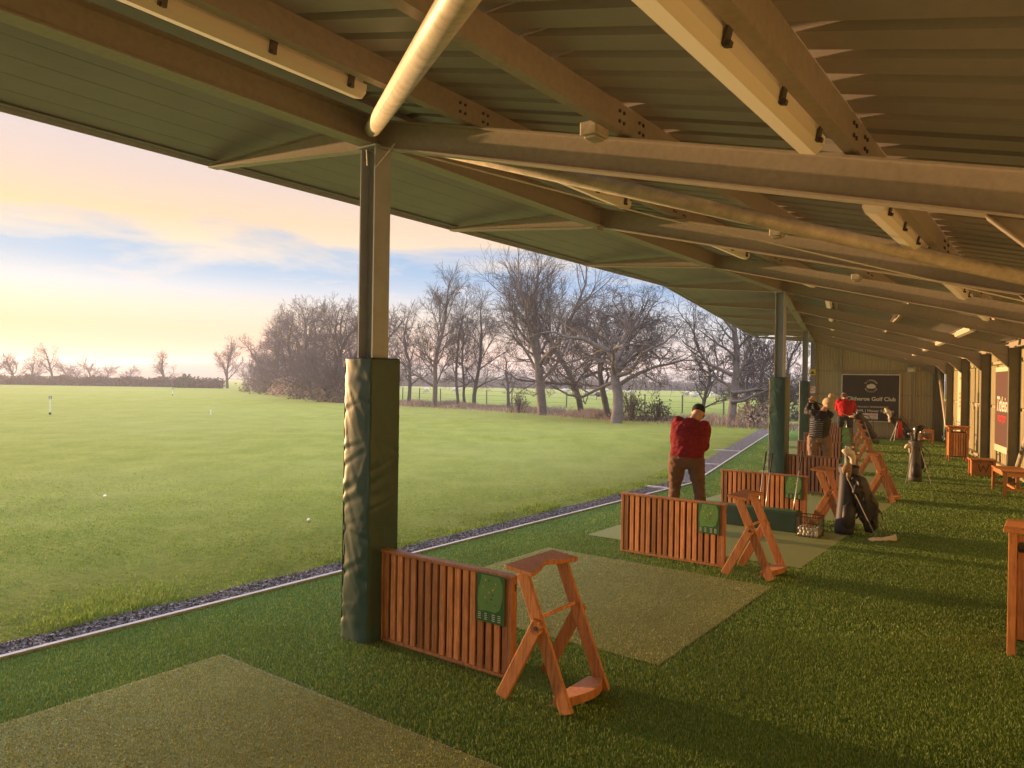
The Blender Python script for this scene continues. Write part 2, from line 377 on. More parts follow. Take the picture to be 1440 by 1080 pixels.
# ------------------------------------------------------------------ the shelter
B=empty('driving_range_shelter',(P1.x,P1.y,0)); tag(B,'long open-fronted steel shelter with sloping corrugated roof over the golf bays','shelter')
OB=Vector((P1.x,P1.y,0))
class F:   # maps frame coords to shelter-local
    def __init__(s,P,H): s.P=P-OB; s.P.z=0; s.n=Nn(H); s.u=U(H); s.H=H
    def __call__(s,n,u,z): return s.P+s.n*n+s.u*u+Vector((0,0,z))
F1=F(P1,H1); F2=F(P2,H2); FM=F(P2,H12)
def quadbox(m,fr,n0,n1,u0,u1,zb0,zb1,zt0,zt1):
    """box whose bottom/top levels change from n0 to n1"""
    m.hexa([fr(n0,u0,zb0),fr(n1,u0,zb1),fr(n1,u1,zb1),fr(n0,u1,zb0),fr(n0,u0,zt0),fr(n1,u0,zt1),fr(n1,u1,zt1),fr(n0,u1,zt0)])
def rafter(fr,u,kn=1.0):
    m=MB(); fl=.10; t=.011; D=.2
    def seg(n0,n1,b0,b1,d0,d1):
        quadbox(m,fr,n0,n1,u-fl/2,u+fl/2,b0,b1,b0+t,b1+t)
        quadbox(m,fr,n0,n1,u-fl/2,u+fl/2,b0+d0-t,b1+d1-t,b0+d0,b1+d1)
        quadbox(m,fr,n0,n1,u-.0045,u+.0045,b0+t,b1+t,b0+d0-t,b1+d1-t)
    seg(.005*0+.006,4.0*kn,3.5,3.5-SL*4*kn,D,D)
    # end plate at the eaves beam
    m.box(0,0,0,0,0,0) if False else None
    quadbox(m,fr,-.004,.006,u-.065,u+.065,3.47,3.47,3.72,3.72)
    # haunch
    a,b=3.70*kn,4.0*kn; za,zb=3.5-SL*a,3.5-SL*b
    m.hexa([fr(a,u-.0046,za-.002),fr(b,u-.0046,2.28),fr(b,u+.0046,2.28),fr(a,u+.0046,za-.002),fr(a,u-.0046,za+.002),fr(b,u-.0046,zb+.002),fr(b,u+.0046,zb+.002),fr(a,u+.0046,za+.002)])
    quadbox(m,fr,a,b,u-fl/2+.002,u+fl/2-.002,za-.010,2.27,za-.001,2.28)
    return m.build('rafter',M['steel'],B)
def bracket(fr,u):
    m=MB(); fl=.09; t=.010; n1=-.07; n0=NF+.05
    quadbox(m,fr,n0,n1,u-fl/2,u+fl/2,3.685,3.5,3.695,3.51)
    quadbox(m,fr,n0,n1,u-.004,u+.004,3.696,3.511,3.712,3.70)
    quadbox(m,fr,n0,n1,u-fl/2,u+fl/2,3.713,3.70,3.722,3.71)
    return m.build('canopy_bracket',M['steel'],B)
for k in range(4,-3,-1):
    u=-3.2*k
    if u>7: continue
    rafter(F1,u); bracket(F1,u)
rafter(FM,0,1/math.cos(H1-H12)); bracket(FM,0)
for a in A_R: rafter(F2,a); bracket(F2,a)
rafter(F2,A_END); bracket(F2,A_END)
# back columns (I section, web along n)
def icol(fr,n0,n1,u,z0,z1,fw=.12,t=.011,name='back_post',mat='steel_dark'):
    m=MB()
    quadbox(m,fr,n0,n0+t,u-fw/2,u+fw/2,z0,z0,z1,z1); quadbox(m,fr,n1-t,n1,u-fw/2,u+fw/2,z0,z0,z1,z1)
    quadbox(m,fr,n0+t,n1-t,u-.004,u+.004,z0,z0,z1,z1)
    return m.build(name,M[mat],B)
for k in range(4,-3,-1): icol(F1,4.001,4.2,-3.2*k,0,zs(4.1)-.17)
icol(FM,4.001/math.cos(H1-H12),4.2/math.cos(H1-H12),0,0,zs(4.1)-.17)
for a in A_R+[A_END]: icol(F2,4.001,4.2,a,0,zs(4.1)-.17)
# front posts with padding
def pad_mesh(seed):
    """square padded sleeve with creased vinyl, local coords, x=n y=u"""
    rn=random.Random(seed); s=.14; H=2.0; nz=120; per=[]
    k=18
    for side in range(4):
        for j in range(k):
            f=j/k; per.append((side,f))
    vs=[];fs=[]
    wr=[(rn.uniform(.05,1.95),rn.uniform(.012,.03),rn.choice((-1,1))*rn.uniform(.5,1.6),rn.uniform(.002,.0065),rn.randrange(4),rn.random()) for _ in range(64)]
    for i in range(nz+1):
        z=H*i/nz; flare=1+.035*math.exp(-z*5)-.010*math.sin(z*3)
        for side,f in per:
            c=.028
            t=(f*2-1)*s
            base=[(-s,-t),(t*1.0,-s)] 
            if side==0: x,y,nx,ny=t,-s,0,-1
            elif side==1: x,y,nx,ny=s,t,1,0
            elif side==2: x,y,nx,ny=-t,s,0,1
            else: x,y,nx,ny=-s,-t,-1,0
            # rounded corner
            ed=min(f,1-f)*2*s
            if ed<c: 
                q=(c-ed)/c; x-=nx*0; d=-.010*q*q
            else: d=0
            bul=.012*math.sin(math.pi*f)
            for (z0,w,sl,am,sd,f0) in wr:
                if sd!=side: continue
                # creases start at a corner and fade
                g=f if sl>0 else 1-f
                zz=z-(z0+abs(sl)*.10*g); e=math.exp(-(zz/w)**2)*math.exp(-g*2.0)
                d+= -am*e+am*.7*math.exp(-((zz-w*1.8)/w)**2)*math.exp(-g*2.0)
            d+=.0035*noise.noise(Vector((x*6,y*6+seed,z*5)))
            q1=noise.noise(Vector((f*1.3+side*5,seed*3.1,z*5.2+f*2.2)))+.5*noise.noise(Vector((f*2.5+side*5,seed*1.7,z*11+f*5)))
            q2=noise.noise(Vector((f*1.3+9+side*5,seed*3.1,z*4.6-f*2.0)))
            d+=(.0065 if side in (0,3) else .003)*(math.exp(-f*1.5)*(max(0,1-3.2*abs(q1))-.4)+.6*math.exp(-(1-f)*2.5)*(max(0,1-3.2*abs(q2))-.4))
            vs.append(((x+nx*(d+bul))*flare,(y+ny*(d+bul))*flare,z))
    P=len(per)
    for i in range(nz):
        for j in range(P):
            j2=(j+1)%P; fs.append((i*P+j,i*P+j2,(i+1)*P+j2,(i+1)*P+j))
    o=len(vs); vs+=[(0,0,H+.002)]; fs+=[(nz*P+j,nz*P+(j+1)%P,o) for j in range(P)]
    o=len(vs); vs+=[(0,0,0)]; fs+=[((j+1)%P,j,o) for j in range(P)]
    m=MB(); m.add(vs,fs); return m
def post(fr,u,padded=True,seed=1,rot=None):
    m=MB(); w=.076; t=.010; e=fr(0,u,0)
    m.box(-w,-w+t,-w,w,0,3.5); m.box(w-t,w,-w,w,0,3.5); m.box(-w+t,w-t,-.004,.004,0,3.5)
    m.box(-.10,.10,-.10,.10,3.485,3.4995)
    o=m.build('post',M['steel_post'],B); o.location=e; o.rotation_euler=(0,0,-(rot if rot else fr.H))
    if padded:
        p=pad_mesh(seed).build('post_pad',M['pad'],o,smooth=True)
        m=MB(); m.bar((-.133,-.136,.03),(-.133,-.136,1.985),.012,.006,(1,1,0)); m.bar((.133,.136,.03),(.133,.136,1.985),.012,.006,(1,1,0)); m.build('pad_seam',M['black'],p)
    return o
post(F1,-9.6,True,5); post(F1,0,True,2); post(F2,0,True,3,H1); post(F2,9.8,True,4); post(F2,A_END,False)
# small gusset wires at the nearest post top
m=MB(); m.tube([F1(.0,-.08,3.36),F1(-.0,-.09,3.47)],.004,6); m.tube([F1(.08,-.08,3.33),F1(.22,-.03,3.49)],.005,6); m.build('tie_wire',M['white_metal'],B)
# eaves beam: I section along the posts
def ibeam(fr,u0,u1,n,zb,D=.2,fl=.13,name='eaves_beam'):
    m=MB(); t=.011
    for a,b,z0,z1 in ((n-fl/2,n+fl/2,zb,zb+t),(n-fl/2,n+fl/2,zb+D-t,zb+D),(n-.0045,n+.0045,zb+t,zb+D-t)):
        if name=='eaves_beam' and fr is F1: c=lambda q:u1+q*TD
        else: c=lambda q:u1
        d=(lambda q:-q*TD) if fr is F2 else (lambda q:u0)
        m.hexa([fr(a,d(a),z0),fr(b,d(b),z0),fr(b,c(b),z0),fr(a,c(a),z0),fr(a,d(a),z1),fr(b,d(b),z1),fr(b,c(b),z1),fr(a,c(a),z1)])
    return m.build(name,M['steel'],B)
ibeam(F1,U0,9.6,0,3.501); ibeam(F2,0,A_END,0,3.501)
# stiffener plates on the eaves beam at each rafter
# purlins (C section), roof and canopy
def purlin(fr,u0,u1,n,zt,D=.145,w=.055,t=.006,tilt=SL):
    m=MB(); zb=zt-D
    c=(lambda q:u1+q*TD) if fr is F1 else (lambda q:u1)
    d=(lambda q:-q*TD) if fr is F2 else (lambda q:u0)
    for a,b,z0,z1 in ((n,n+t,zb,zt),(n-w,n,zb,zb+t),(n-w,n,zt-t,zt),(n-w,n-w+t,zb+t,zb+.022)):
        m.hexa([fr(a,d(a),z0),fr(b,d(b),z0),fr(b,c(b),z0),fr(a,c(a),z0),fr(a,d(a),z1),fr(b,d(b),z1),fr(b,c(b),z1),fr(a,c(a),z1)])
    return m.build('purlin',M['steel'],B)
for n in (.9,2.03,3.2,4.15): 
    for fr,a,b in ((F1,U0,9.6),(F2,0,A_END)): purlin(fr,a,b,n,zs(n)-.002)
m=MB()
for fr,u0,u1 in ((F1,U0,9.6),(F2,0,A_END+.2)):
    c=(lambda q:u1+q*TD) if fr is F1 else (lambda q:u1); d=(lambda q:-q*TD) if fr is F2 else (lambda q:u0)
    k=7; ns=[NF+.02+(-.075-NF-.02)*i/k for i in range(k+1)]
    for a,b in zip(ns,ns[1:]):   # smooth lining boards with a fine joint between them
        b2=b-.006; m.hexa([fr(q,w(q),zs(q)-e) for e in (.040,.004) for q,w in ((a,d),(b2,d),(b2,c),(a,c))])
m.build('soffit',M['soffit'],B)
# cleats with bolts where purlins meet rafters
for fr,us in ((F1,[-3.2,0,3.2,6.4]),(F2,A_R)):
    for u in us:
        for n in (.9,2.03,3.2):
            m=MB(); mb_=m; z=zs(n); quadbox(m,fr,n-.012,n-.002,u-.10,u+.10,z-.15,z-.15,z-.02,z-.02)
            m.cur=1
            for du in (-.14,-.09,.09,.14):
                for dz in (-.105,-.05):
                    mb_.tube([fr(n-.012,u+du,z+dz),fr(n-.030,u+du,z+dz)],.010,6)
                    mb_.tube([fr(n+.004,u+du,z+dz),fr(n+.014,u+du,z+dz)],.010,6)
            m.build('cleat',[M['steel'],M['bolt']],B)
# corrugated roof
def corr(fr,u0,u1,n0,n1,name,first):
    prof=[]; u=u0; p=.25
    while u<u1:
        for du,dz in ((0,0),(.165,0),(.18,.034),(.235,.034)):
            prof.append((u+du,dz))
        u+=p
    m=MB(); vs=[];fs=[]
    def st(uu): return max(n0,(uu-9.6)/TD) if fr is F1 else max(n0,-uu/TD)
    for i in range(len(prof)-1):
        (ua,da),(ub,db)=prof[i],prof[i+1]; sa,sb=st(ua),st(ub)
        if sa>=n1-.01 and sb>=n1-.01: continue
        sa=min(sa,n1);sb=min(sb,n1)
        if sa<0 and sb<0:
            m.add([fr(sa,ua,zs(sa)+da),fr(sb,ub,zs(sb)+db),fr(0,ub,zs(0)+db),fr(0,ua,zs(0)+da)],[(0,1,2,3)]); sa=sb=0
        elif sa<0 or sb<0:
            sa=max(sa,0);sb=max(sb,0)
        m.add([fr(sa,ua,zs(sa)+da),fr(sb,ub,zs(sb)+db),fr(n1,ub,zs(n1)+db),fr(n1,ua,zs(n1)+da)],[(0,1,2,3)])
    return m.build(name,M['sheet'],B,fix=False)
corr(F1,U0,9.6+NB*TD+.1,NF,NB+.12,'roof_sheet',1); corr(F2,NF*0-NB*TD-.25,A_END+.25,NF,NB+.12,'roof_sheet',0)
# flashing over the mitre
m=MB(); pts=[FM(n/math.cos(H1-H12),0,zs(n)+.036) for n in (NF,0,NB+.1)]
for a,b in zip(pts,pts[1:]): m.bar(a,b,.55,.004)
m.build('ridge_flashing',M['sheet'],B)
# fascia at the eave
m=MB()
for fr,u0,u1 in ((F1,U0,9.6),(F2,0,A_END+.25)):
    c=(lambda q:u1+q*TD) if fr is F1 else (lambda q:u1); d=(lambda q:-q*TD) if fr is F2 else (lambda q:u0)
    a,b=NF-.012,NF-.002; m.hexa([fr(q,w(q),z) for z in (3.715,3.86) for q,w in ((a,d),(b,d),(b,c),(a,c))])
    a,b=NF-.001,NF+.06; m.hexa([fr(q,w(q),z) for z in (3.752,3.757) for q,w in ((a,d),(b,d),(b,c),(a,c))])
m.build('fascia',M['steel_post'],B)
# walls: corrugated, vertical ribs
def wall_corr(p0,p1,nrm,zt0,zt1,name,p=.2,pr=((0,0),(.055,0),(.065,.018),(.085,.018),(.095,0),(.14,0),(.15,.026),(.19,.026))):
    p0=Vector(p0);p1=Vector(p1);L=(p1-p0).length;d=(p1-p0)/L;m=MB(); pf=[];u=0
    while u<L:
        for a,b in pr:
            if u+a<=L: pf.append((u+a,b))
        u+=p
    for (ua,da),(ub,db) in zip(pf,pf[1:]):
        za=zt0+(zt1-zt0)*ua/L; zb=zt0+(zt1-zt0)*ub/L
        a=p0+d*ua+nrm*da; b=p0+d*ub+nrm*db
        m.add([a,b,b+Vector((0,0,zb)),a+Vector((0,0,za))],[(0,1,2,3)])
    return m.build(name,M['wallsheet'],B,fix=False)
nm=NB+.01; zt=zs(nm)+.02
cor=FM(nm/math.cos(H1-H12),0,0)
wall_corr(F1(nm,U0,0),cor,Nn(H1),zt,zt,'back_wall'); wall_corr(cor,F2(nm,A_END+.12,0),Nn(H2),zt,zt,'back_wall')
wall_corr(F2(.02,A_END+.12,0),F2(nm,A_END+.12,0),U(H2),zs(0)+.02,zt,'end_wall')
wall_corr(F1(NF,U0-.02,0),F1(nm,U0-.02,0),-U(H1),3.8,zt,'end_wall')
# girts on walls + bracing
m=MB()
for z in (.12,1.42,2.42):
    quadbox(m,F1,4.22,NB,U0,9.9,z,z,z+.06,z+.06); quadbox(m,F2,4.22,NB,-.3,A_END+.05,z,z,z+.06,z+.06)
m.build('wall_rail',M['wallsheet'],B)
m=MB()
for z in (.06,1.55,2.42): quadbox(m,F2,.1,3.98,A_END+.04,A_END+.115,z,z,z+.05,z+.05)
for n in (.95,3.35): 
    quadbox(m,F2,n,n+.05,A_END+.035,A_END+.11,0,0,zs(n)-.2,zs(n)-.2)
m.bar(F2(.32,A_END+.02,3.25),F2(.95,A_END+.02,2.45),.06,.02,U(H2)); m.bar(F2(2.85,A_END+.02,.95),F2(3.9,A_END+.02,.1),.06,.02,U(H2))
m.build('end_wall_frame',M['steel'],B)
for a_,b_ in ((F2(4.1,A_END-.1,2.55),F2(4.1,A_R[3]+.1,.15)),(F2(4.1,A_R[0]-.15,.15),F2(4.1,.6,2.4))):
    m=MB(); m.tube([a_,b_],.045,10); m.build('wall_brace',M['tube'],B,smooth=True)
# roof bracing tubes
def tube(a,b,r=.056):
    m=MB(); m.tube([a,b],r,20); o=m.build('roof_brace',M['tube'],B,smooth=True); return o
def rb(fr,n,u,dz=.0): return fr(n,u,3.5-SL*n+.11+dz)
tube(rb(F1,.10,-.13),rb(F1,3.95,-3.13)); tube(rb(F1,.10,.13),rb(F1,3.95,3.12))
m=MB(); m.tube([F1(.12,.1,3.50),F1(1.6,1.3,3.06),F1(3.9,3.1,2.46)],.006,6); m.build('cable',M['white_metal'],B)
# ------------------------------------------------------------------ strip lights
def make_light():
    r=empty('strip_light'); L=1.85
    m=MB(); m.prism([(-.055,.0),(-.06,-.045),(-.035,-.078),(.035,-.078),(.06,-.045),(.055,.0)],(1,0,0),(0,0,1),(0,L,0)); m.v=[(x,y-L,z) for x,y,z in m.v]; m.build('diffuser',M['diffuser'],r)
    m=MB(); m.box(-.045,.045,-L+.02,-.02,.0005,.035); m.build('housing',M['white_metal'],r)
    for q in (.12,.62,1.18,1.7):
        m=MB(); m.box(.0605,.070,-q-.02,-q+.02,-.05,.045); m.box(.060,.085,-q-.012,-q+.012,-.052,-.035); m.build('clip',M['bolt'],r)
    return r
t=NT('diffuser'); M['diffuser']=t.set((.66,.62,.52),.35,0,.5)
proto=None; bays=[('left',F1,-6.4),('left',F1,-3.2),('',F1,0),('',F1,3.2),('',F1,6.4),('',F2,.2),('',F2,3.5),('',F2,6.65),('',F2,9.8),('',F2,12.95)]
ords=['in the bay behind the camera','in the nearest bay','in the second bay','in the third bay','in the fourth bay','in the fifth bay','in the sixth bay','in the seventh bay','in the eighth bay','in the last bay']
for i,(_,fr,u0) in enumerate(bays):
    if i==0: continue
    for n,ue,side in ((.75,2.38,'post side'),(3.08,2.88,'wall side')):
        if proto is None: o=proto=make_light()
        else: o=copy_tree(proto)
        e=fr(n,u0+ue,zs(n)-.165)+OB; o.location=e; o.rotation_euler=(Matrix.Rotation(-fr.H,4,'Z')@Matrix.Rotation(math.atan(SL),4,'Y')).to_euler()
        tag(o,'unlit strip light under the roof on the %s, %s'%(side,ords[i]),'strip light','strip lights clipped along the purlins')
for i,(fr,u) in enumerate(((F1,-.22),(F1,2.98),(F1,6.18))):
    m=MB(); m.box(-.05,.05,-.07,.07,-.07,0); m.box(-.035,.035,-.05,.05,-.085,-.0702)
    o=m.build('junction_box',M['tube']); bevel(o,.006); e=fr(1.93,u,zs(1.93)-.15)+OB; o.location=e; o.rotation_euler=(0,0,-fr.H)
    tag(o,['small square box under the middle purlin before the nearest rafter','small square box under the middle purlin before the second rafter','small square box under the middle purlin before the third rafter'][i],'junction box','small boxes under the purlin')
# ------------------------------------------------------------------ simple coloured materials
def plain(name,c,rough=.6,metal=0,amt=.12,sc=8,bump=0,spec=None): 
    M[name]=dirty(name,c,rough,metal,amt,sc,bump,spec); return M[name]
plain('board_green',(.045,.17,.055),.4); plain('board_light',(.16,.36,.10),.4); plain('ink_white',(.78,.76,.70),.5); plain('ink_orange',(.75,.36,.10),.5); plain('ink_yellow',(.75,.65,.2),.5)
plain('navy',(.030,.032,.050),.5,0,.15,3); plain('sign_frame',(.72,.70,.65),.5); plain('banner_dark',(.115,.060,.058),.55,0,.08,3); plain('banner_cream',(.70,.60,.46),.55,0,.08,3)
plain('ink_red',(.70,.05,.06),.5); plain('yellow_sign',(.75,.58,.06),.5); plain('ink_black',(.02,.02,.02),.5); plain('ink_blue',(.12,.22,.42),.5)
def text(s,size,mat,parent,x,z,y=-.004,name='lettering',align='CENTER',shear=0,sx=1,bold=0):
    c=bpy.data.curves.new('t','FONT'); c.body=s; c.size=size; c.align_x=align; c.align_y='CENTER'; c.shear=shear; c.offset=bold; c.extrude=.0012; c.resolution_u=3
    t=bpy.data.objects.new('t',c); COL.objects.link(t); bpy.context.view_layer.update()
    me=bpy.data.meshes.new_from_object(t.evaluated_get(bpy.context.evaluated_depsgraph_get())); bpy.data.objects.remove(t); bpy.data.curves.remove(c)
    me.name=name; me.materials.clear(); me.materials.append(mat)
    o=bpy.data.objects.new(name,me); COL.objects.link(o); o.parent=parent; o.location=(x,y,z); o.rotation_euler=(math.pi/2,0,0); o.scale=(sx,1,1); return o
# ------------------------------------------------------------------ slatted dividers (local x = across the bay, y = down the range)
def make_divider(seed,woodm):
    rn=random.Random(seed); r=empty('bay_divider'); x0,x1=.13,1.29
    m=MB(); n=17; pitch=(x1-x0-.05)/n
    for i in range(n):
        x=x0+.03+pitch*(i+.5)+rn.uniform(-.0025,.0025); w=.0215; ln=rn.uniform(-.002,.002)
        m.hexa([(x-w,-.022,.035),(x+w,-.022,.035),(x+w,-.004,.035),(x-w,-.004,.035),(x-w+ln,-.022,.628),(x+w+ln,-.022,.628),(x+w+ln,-.004,.628),(x-w+ln,-.004,.628)])
    bevel(m.build('slats',woodm,r),.003)
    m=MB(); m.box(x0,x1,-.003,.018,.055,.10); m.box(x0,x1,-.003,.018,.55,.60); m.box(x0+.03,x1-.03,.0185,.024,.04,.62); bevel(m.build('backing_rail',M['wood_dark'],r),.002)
    m=MB(); m.box(x0,x0+.03,-.026,.026,.012,.629); bevel(m.build('end_post',woodm,r),.003)
    m=MB(); m.box(x1-.03,x1,-.026,.026,.012,.629); bevel(m.build('end_post',woodm,r),.003)
    m=MB(); m.box(x0-.005,x1+.012,-.034,.034,.630,.652); bevel(m.build('top_rail',woodm,r),.004)
    m=MB(); m.box(x0+.03,x1-.03,-.026,-.0,.012,.034); bevel(m.build('bottom_rail',woodm,r),.003)
    # course map board: dark plate, lighter fairway shape, bunker spots and rows of small writing
    m=MB(); m.box(1.02,1.24,-.036,-.0265,.335,.64); b=m.build('map_board',M['board_green'],r); bevel(b,.002)
    m=MB(); pl=[(1.04,.40),(1.03,.47),(1.035,.54),(1.055,.60),(1.06,.63),(1.20,.63),(1.225,.585),(1.225,.50),(1.205,.43),(1.17,.405),(1.1,.41)]
    m.prism(pl,(1,0,0),(0,0,1),(0,-.0015,0)); m.v=[(x,y-.0365,z) for x,y,z in m.v]; m.build('map_fairway',M['board_light'],b)
    for mt,pts in ((M['ink_yellow'],[(1.09,.60),(1.17,.585),(1.15,.545),(1.09,.49)]),(M['ink_orange'],[(1.075,.555),(1.12,.525),(1.165,.56)]),(M['board_green'],[(1.12,.60),(1.15,.515),(1.105,.46),(1.17,.45),(1.14,.485)])):
        m=MB()
        for x,z in pts: m.prism([(x+.0055*math.cos(a)*(1+.5*math.sin(x*90)),z+.007*math.sin(a)) for a in [k*math.pi/4 for k in range(8)]],(1,0,0),(0,0,1),(0,-.001,0))
        m.v=[(x,y-.0385,z) for x,y,z in m.v]; m.build('map_spots',mt,b)
    m=MB()
    for row in range(4):
        for cx in (1.045,1.095,1.155,1.20):
            w=.018+.006*rn.random(); z=.388-row*.012; m.box(cx-w/2,cx+w/2,-.0375,-.0362,z,z+.004)
    m.build('map_writing',M['ink_white'],b)
    return r
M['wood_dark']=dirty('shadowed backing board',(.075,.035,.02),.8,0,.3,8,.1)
dv=[(P1,H1,0),(P1,H1,3.57),(P1,H1,6.54),(P1,H1,9.62),(P2,H2,3.6),(P2,H2,6.65),(P2,H2,9.85),(P2,H2,12.95)]
dl=['nearest slatted wooden divider fixed to the big padded post in front','slatted divider hiding the feet of the golfer in the dark red sweater','slatted divider with three golf clubs leaning against it','slatted divider touching the middle padded post, below the golfer in the black jacket',
'slatted divider just behind the legs of the golfer in the black quilted jacket','slatted divider two bays in front of the far padded post','slatted divider beside the far padded post, before the man in bright red','farthest slatted divider, the last one before the sign wall']
pa=make_divider(1,M['wood']); pb=make_divider(2,M['woodgrey'])
for i,(P,H,u) in enumerate(dv):
    o=pa if i==0 else (pb if i==3 else copy_tree(pa if i<3 else pb)); q=P+U(H)*u; o.location=(q.x,q.y,.008); o.rotation_euler=(0,0,-H); tag(o,dl[i],'divider','slatted dividers between the bays')
# ------------------------------------------------------------------ folding bag stands
def make_stand():
    r=empty('bag_stand'); B0=(0,1,0)
    for s in (-1,1):
        y=.205*s
        m=MB(); m.bar((1.49,y,.745),(1.805,y,.012),.080,.024,B0); bevel(m.build('long_leg',M['wood'],r),.004)
        m=MB(); m.bar((1.625,y+.0245*s,.49),(1.37,y+.0245*s,.005),.078,.024,B0); 
        m.tube([(1.61,y+.0125*s,.455),(1.61,y+.0365*s,.455)],.039,16)
        bevel(m.build('short_leg',M['wood'],r),.004)
        m=MB(); m.tube([(1.612,y+.0366*s,.455),(1.612,y+.043*s,.455)],.013,10); m.build('pivot_bolt',M['bolt'],r)
    m=MB(); m.tube([(1.60,-.19,.50),(1.60,.19,.50)],.012,8); m.build('cross_dowel',M['wood'],r)
    # saddle: board with a scooped edge
    k=18; e1=[];e0=[]
    for i in range(k+1):
        f=i/k; y=-.25+.5*f; sc=.055*math.exp(-((f-.5)/.17)**2); e1.append((1.575-sc*1.35+.010*math.cos(4*math.pi*f),y)); e0.append((1.395,y))
    m=MB(); poly=e1+e0[::-1]; m.prism([(a,b) for a,b in poly],(1,0,0),(0,1,0),(0,0,.026))
    m.v=[(x,y,z+.742+(1.565-x)*.10) for x,y,z in m.v]; bevel(m.build('saddle',M['wood'],r),.004)
    # foot rest: bowed board between the long legs
    poly=[(1.70,-.192),(1.70,.192)]+[(1.80+.07*math.cos((f-.5)*math.pi),.192-.384*f) for f in [j/14 for j in range(15)]]
    m=MB(); m.prism(poly,(1,0,0),(0,1,0),(0,0,.05)); m.v=[(x,y,z+.028+(x-1.7)*.18) for x,y,z in m.v]; bevel(m.build('foot_rest',M['wood'],r),.004)
    return r
st0=make_stand()
sl=['wooden cross-legged bag stand at the end of the nearest divider','second wooden bag stand from the camera, right of the red-sweatered golfer','wooden bag stand left of the leaning navy golf bag','wooden bag stand behind the white club cover','wooden bag stand just beyond the one behind the white club cover','wooden bag stand in the middle of the far row of stands','wooden bag stand beside the far padded post bay','farthest wooden bag stand, next to the dark bag leaning in the last bays']
for i,(P,H,u) in enumerate(dv):
    o=st0 if i==0 else copy_tree(st0); q=P+U(H)*(u+.005); 
    if i==3: q=q+Nn(H)*.06; 
    o.location=(q.x,q.y,.008); o.rotation_euler=(0,0,-H); tag(o,sl[i],'bag stand','wooden bag stands at the ends of the dividers')
# ------------------------------------------------------------------ benches, bins, box along the wall
def place(o,fr,n,u,z=.008,rz=0):
    e=fr(n,u,z)+OB; o.location=e; o.rotation_euler=(0,0,-fr.H+rz); return o
def make_bench():
    r=empty('slatted_bench'); W=.42;L=1.12;H=.44
    m=MB()
    for i in range(9):
        y=.01+i*(L-.02)/9; m.box(-.01,W+.01,y,y+.098,H-.02,H)
    bevel(m.build('seat_slats',M['wood'],r),.003)
    for x in (0,W-.05):
        for y in (0.02,L-.07):
            m=MB(); m.box(x,x+.05,y,y+.05,0,H-.0205); bevel(m.build('leg',M['wood'],r),.003)
    m=MB(); m.box(.012,.038,.07,L-.07,H-.09,H-.021); m.box(W-.038,W-.012,.07,L-.07,H-.09,H-.021); m.box(.05,W-.05,.032,.058,H-.09,H-.021); m.box(.05,W-.05,L-.058,L-.032,H-.09,H-.021)
    m.box(.05,W-.05,.032,.058,.11,.15); m.box(.05,W-.05,L-.058,L-.032,.11,.15); m.box(W/2-.02,W/2+.02,.058,L-.058,.11,.148)
    bevel(m.build('apron',M['wood'],r),.003); return r
b=make_bench(); place(b,F2,3.42,-.10+.0,rz=0); e=Vector((8.42,12.62,.008)); b.location=e; b.rotation_euler=(0,0,-H2)
tag(b,'low slatted wooden bench at the right edge, front of the row along the wall','bench','slatted benches by the back wall')
c=copy_tree(b); place(c,F2,3.40,14.2); tag(c,'small far slatted bench in the corner of the sign wall','bench','slatted benches by the back wall')
def make_bin():
    r=empty('litter_bin'); W=.44;H=.88
    for x in (0,W-.05):
        for y in (0,W-.05):
            m=MB(); m.box(x,x+.05,y,y+.05,0,H-.0255); bevel(m.build('leg',M['wood'],r),.003)
    for (ax) in range(4):
        m=MB(); k=6
        for i in range(k):
            a=.055+i*(W-.11)/k; b_=a+(W-.11)/k-.012
            if ax==0: m.box(a,b_,.012,.028,.12,H-.16)
            if ax==1: m.box(a,b_,W-.028,W-.012,.12,H-.16)
            if ax==2: m.box(.012,.028,a,b_,.12,H-.16)
            if ax==3: m.box(W-.028,W-.012,a,b_,.12,H-.16)
        for z0 in (.125,H-.205,H-.09):
            if ax==0: m.box(.051,W-.051,.029,.045,z0,z0+.045)
            if ax==1: m.box(.051,W-.051,W-.045,W-.029,z0,z0+.045)
            if ax==2: m.box(.029,.045,.051,W-.051,z0,z0+.045)
            if ax==3: m.box(W-.045,W-.029,.051,W-.051,z0,z0+.045)
        bevel(m.build('slat_panel',M['wood'],r),.002)
    m=MB(); m.box(.055,W-.055,.055,W-.055,.10,H-.14); m.build('liner',M['black'],r)
    m=MB(); 
    for i in range(4): m.box(-.03,W+.03,-.03+i*(W+.06)/4+.002,-.03+(i+1)*(W+.06)/4-.002,H-.025,H)
    bevel(m.build('lid',M['wood'],r),.004); return r
b=make_bin(); place(b,F1,3.69,2.50); tag(b,'tall slatted wooden litter bin cut off by the right edge of the photo','litter bin','slatted litter bins')
c=copy_tree(b); place(c,F2,3.52,8.0); tag(c,'slatted wooden litter bin standing by the cream banner','litter bin','slatted litter bins')
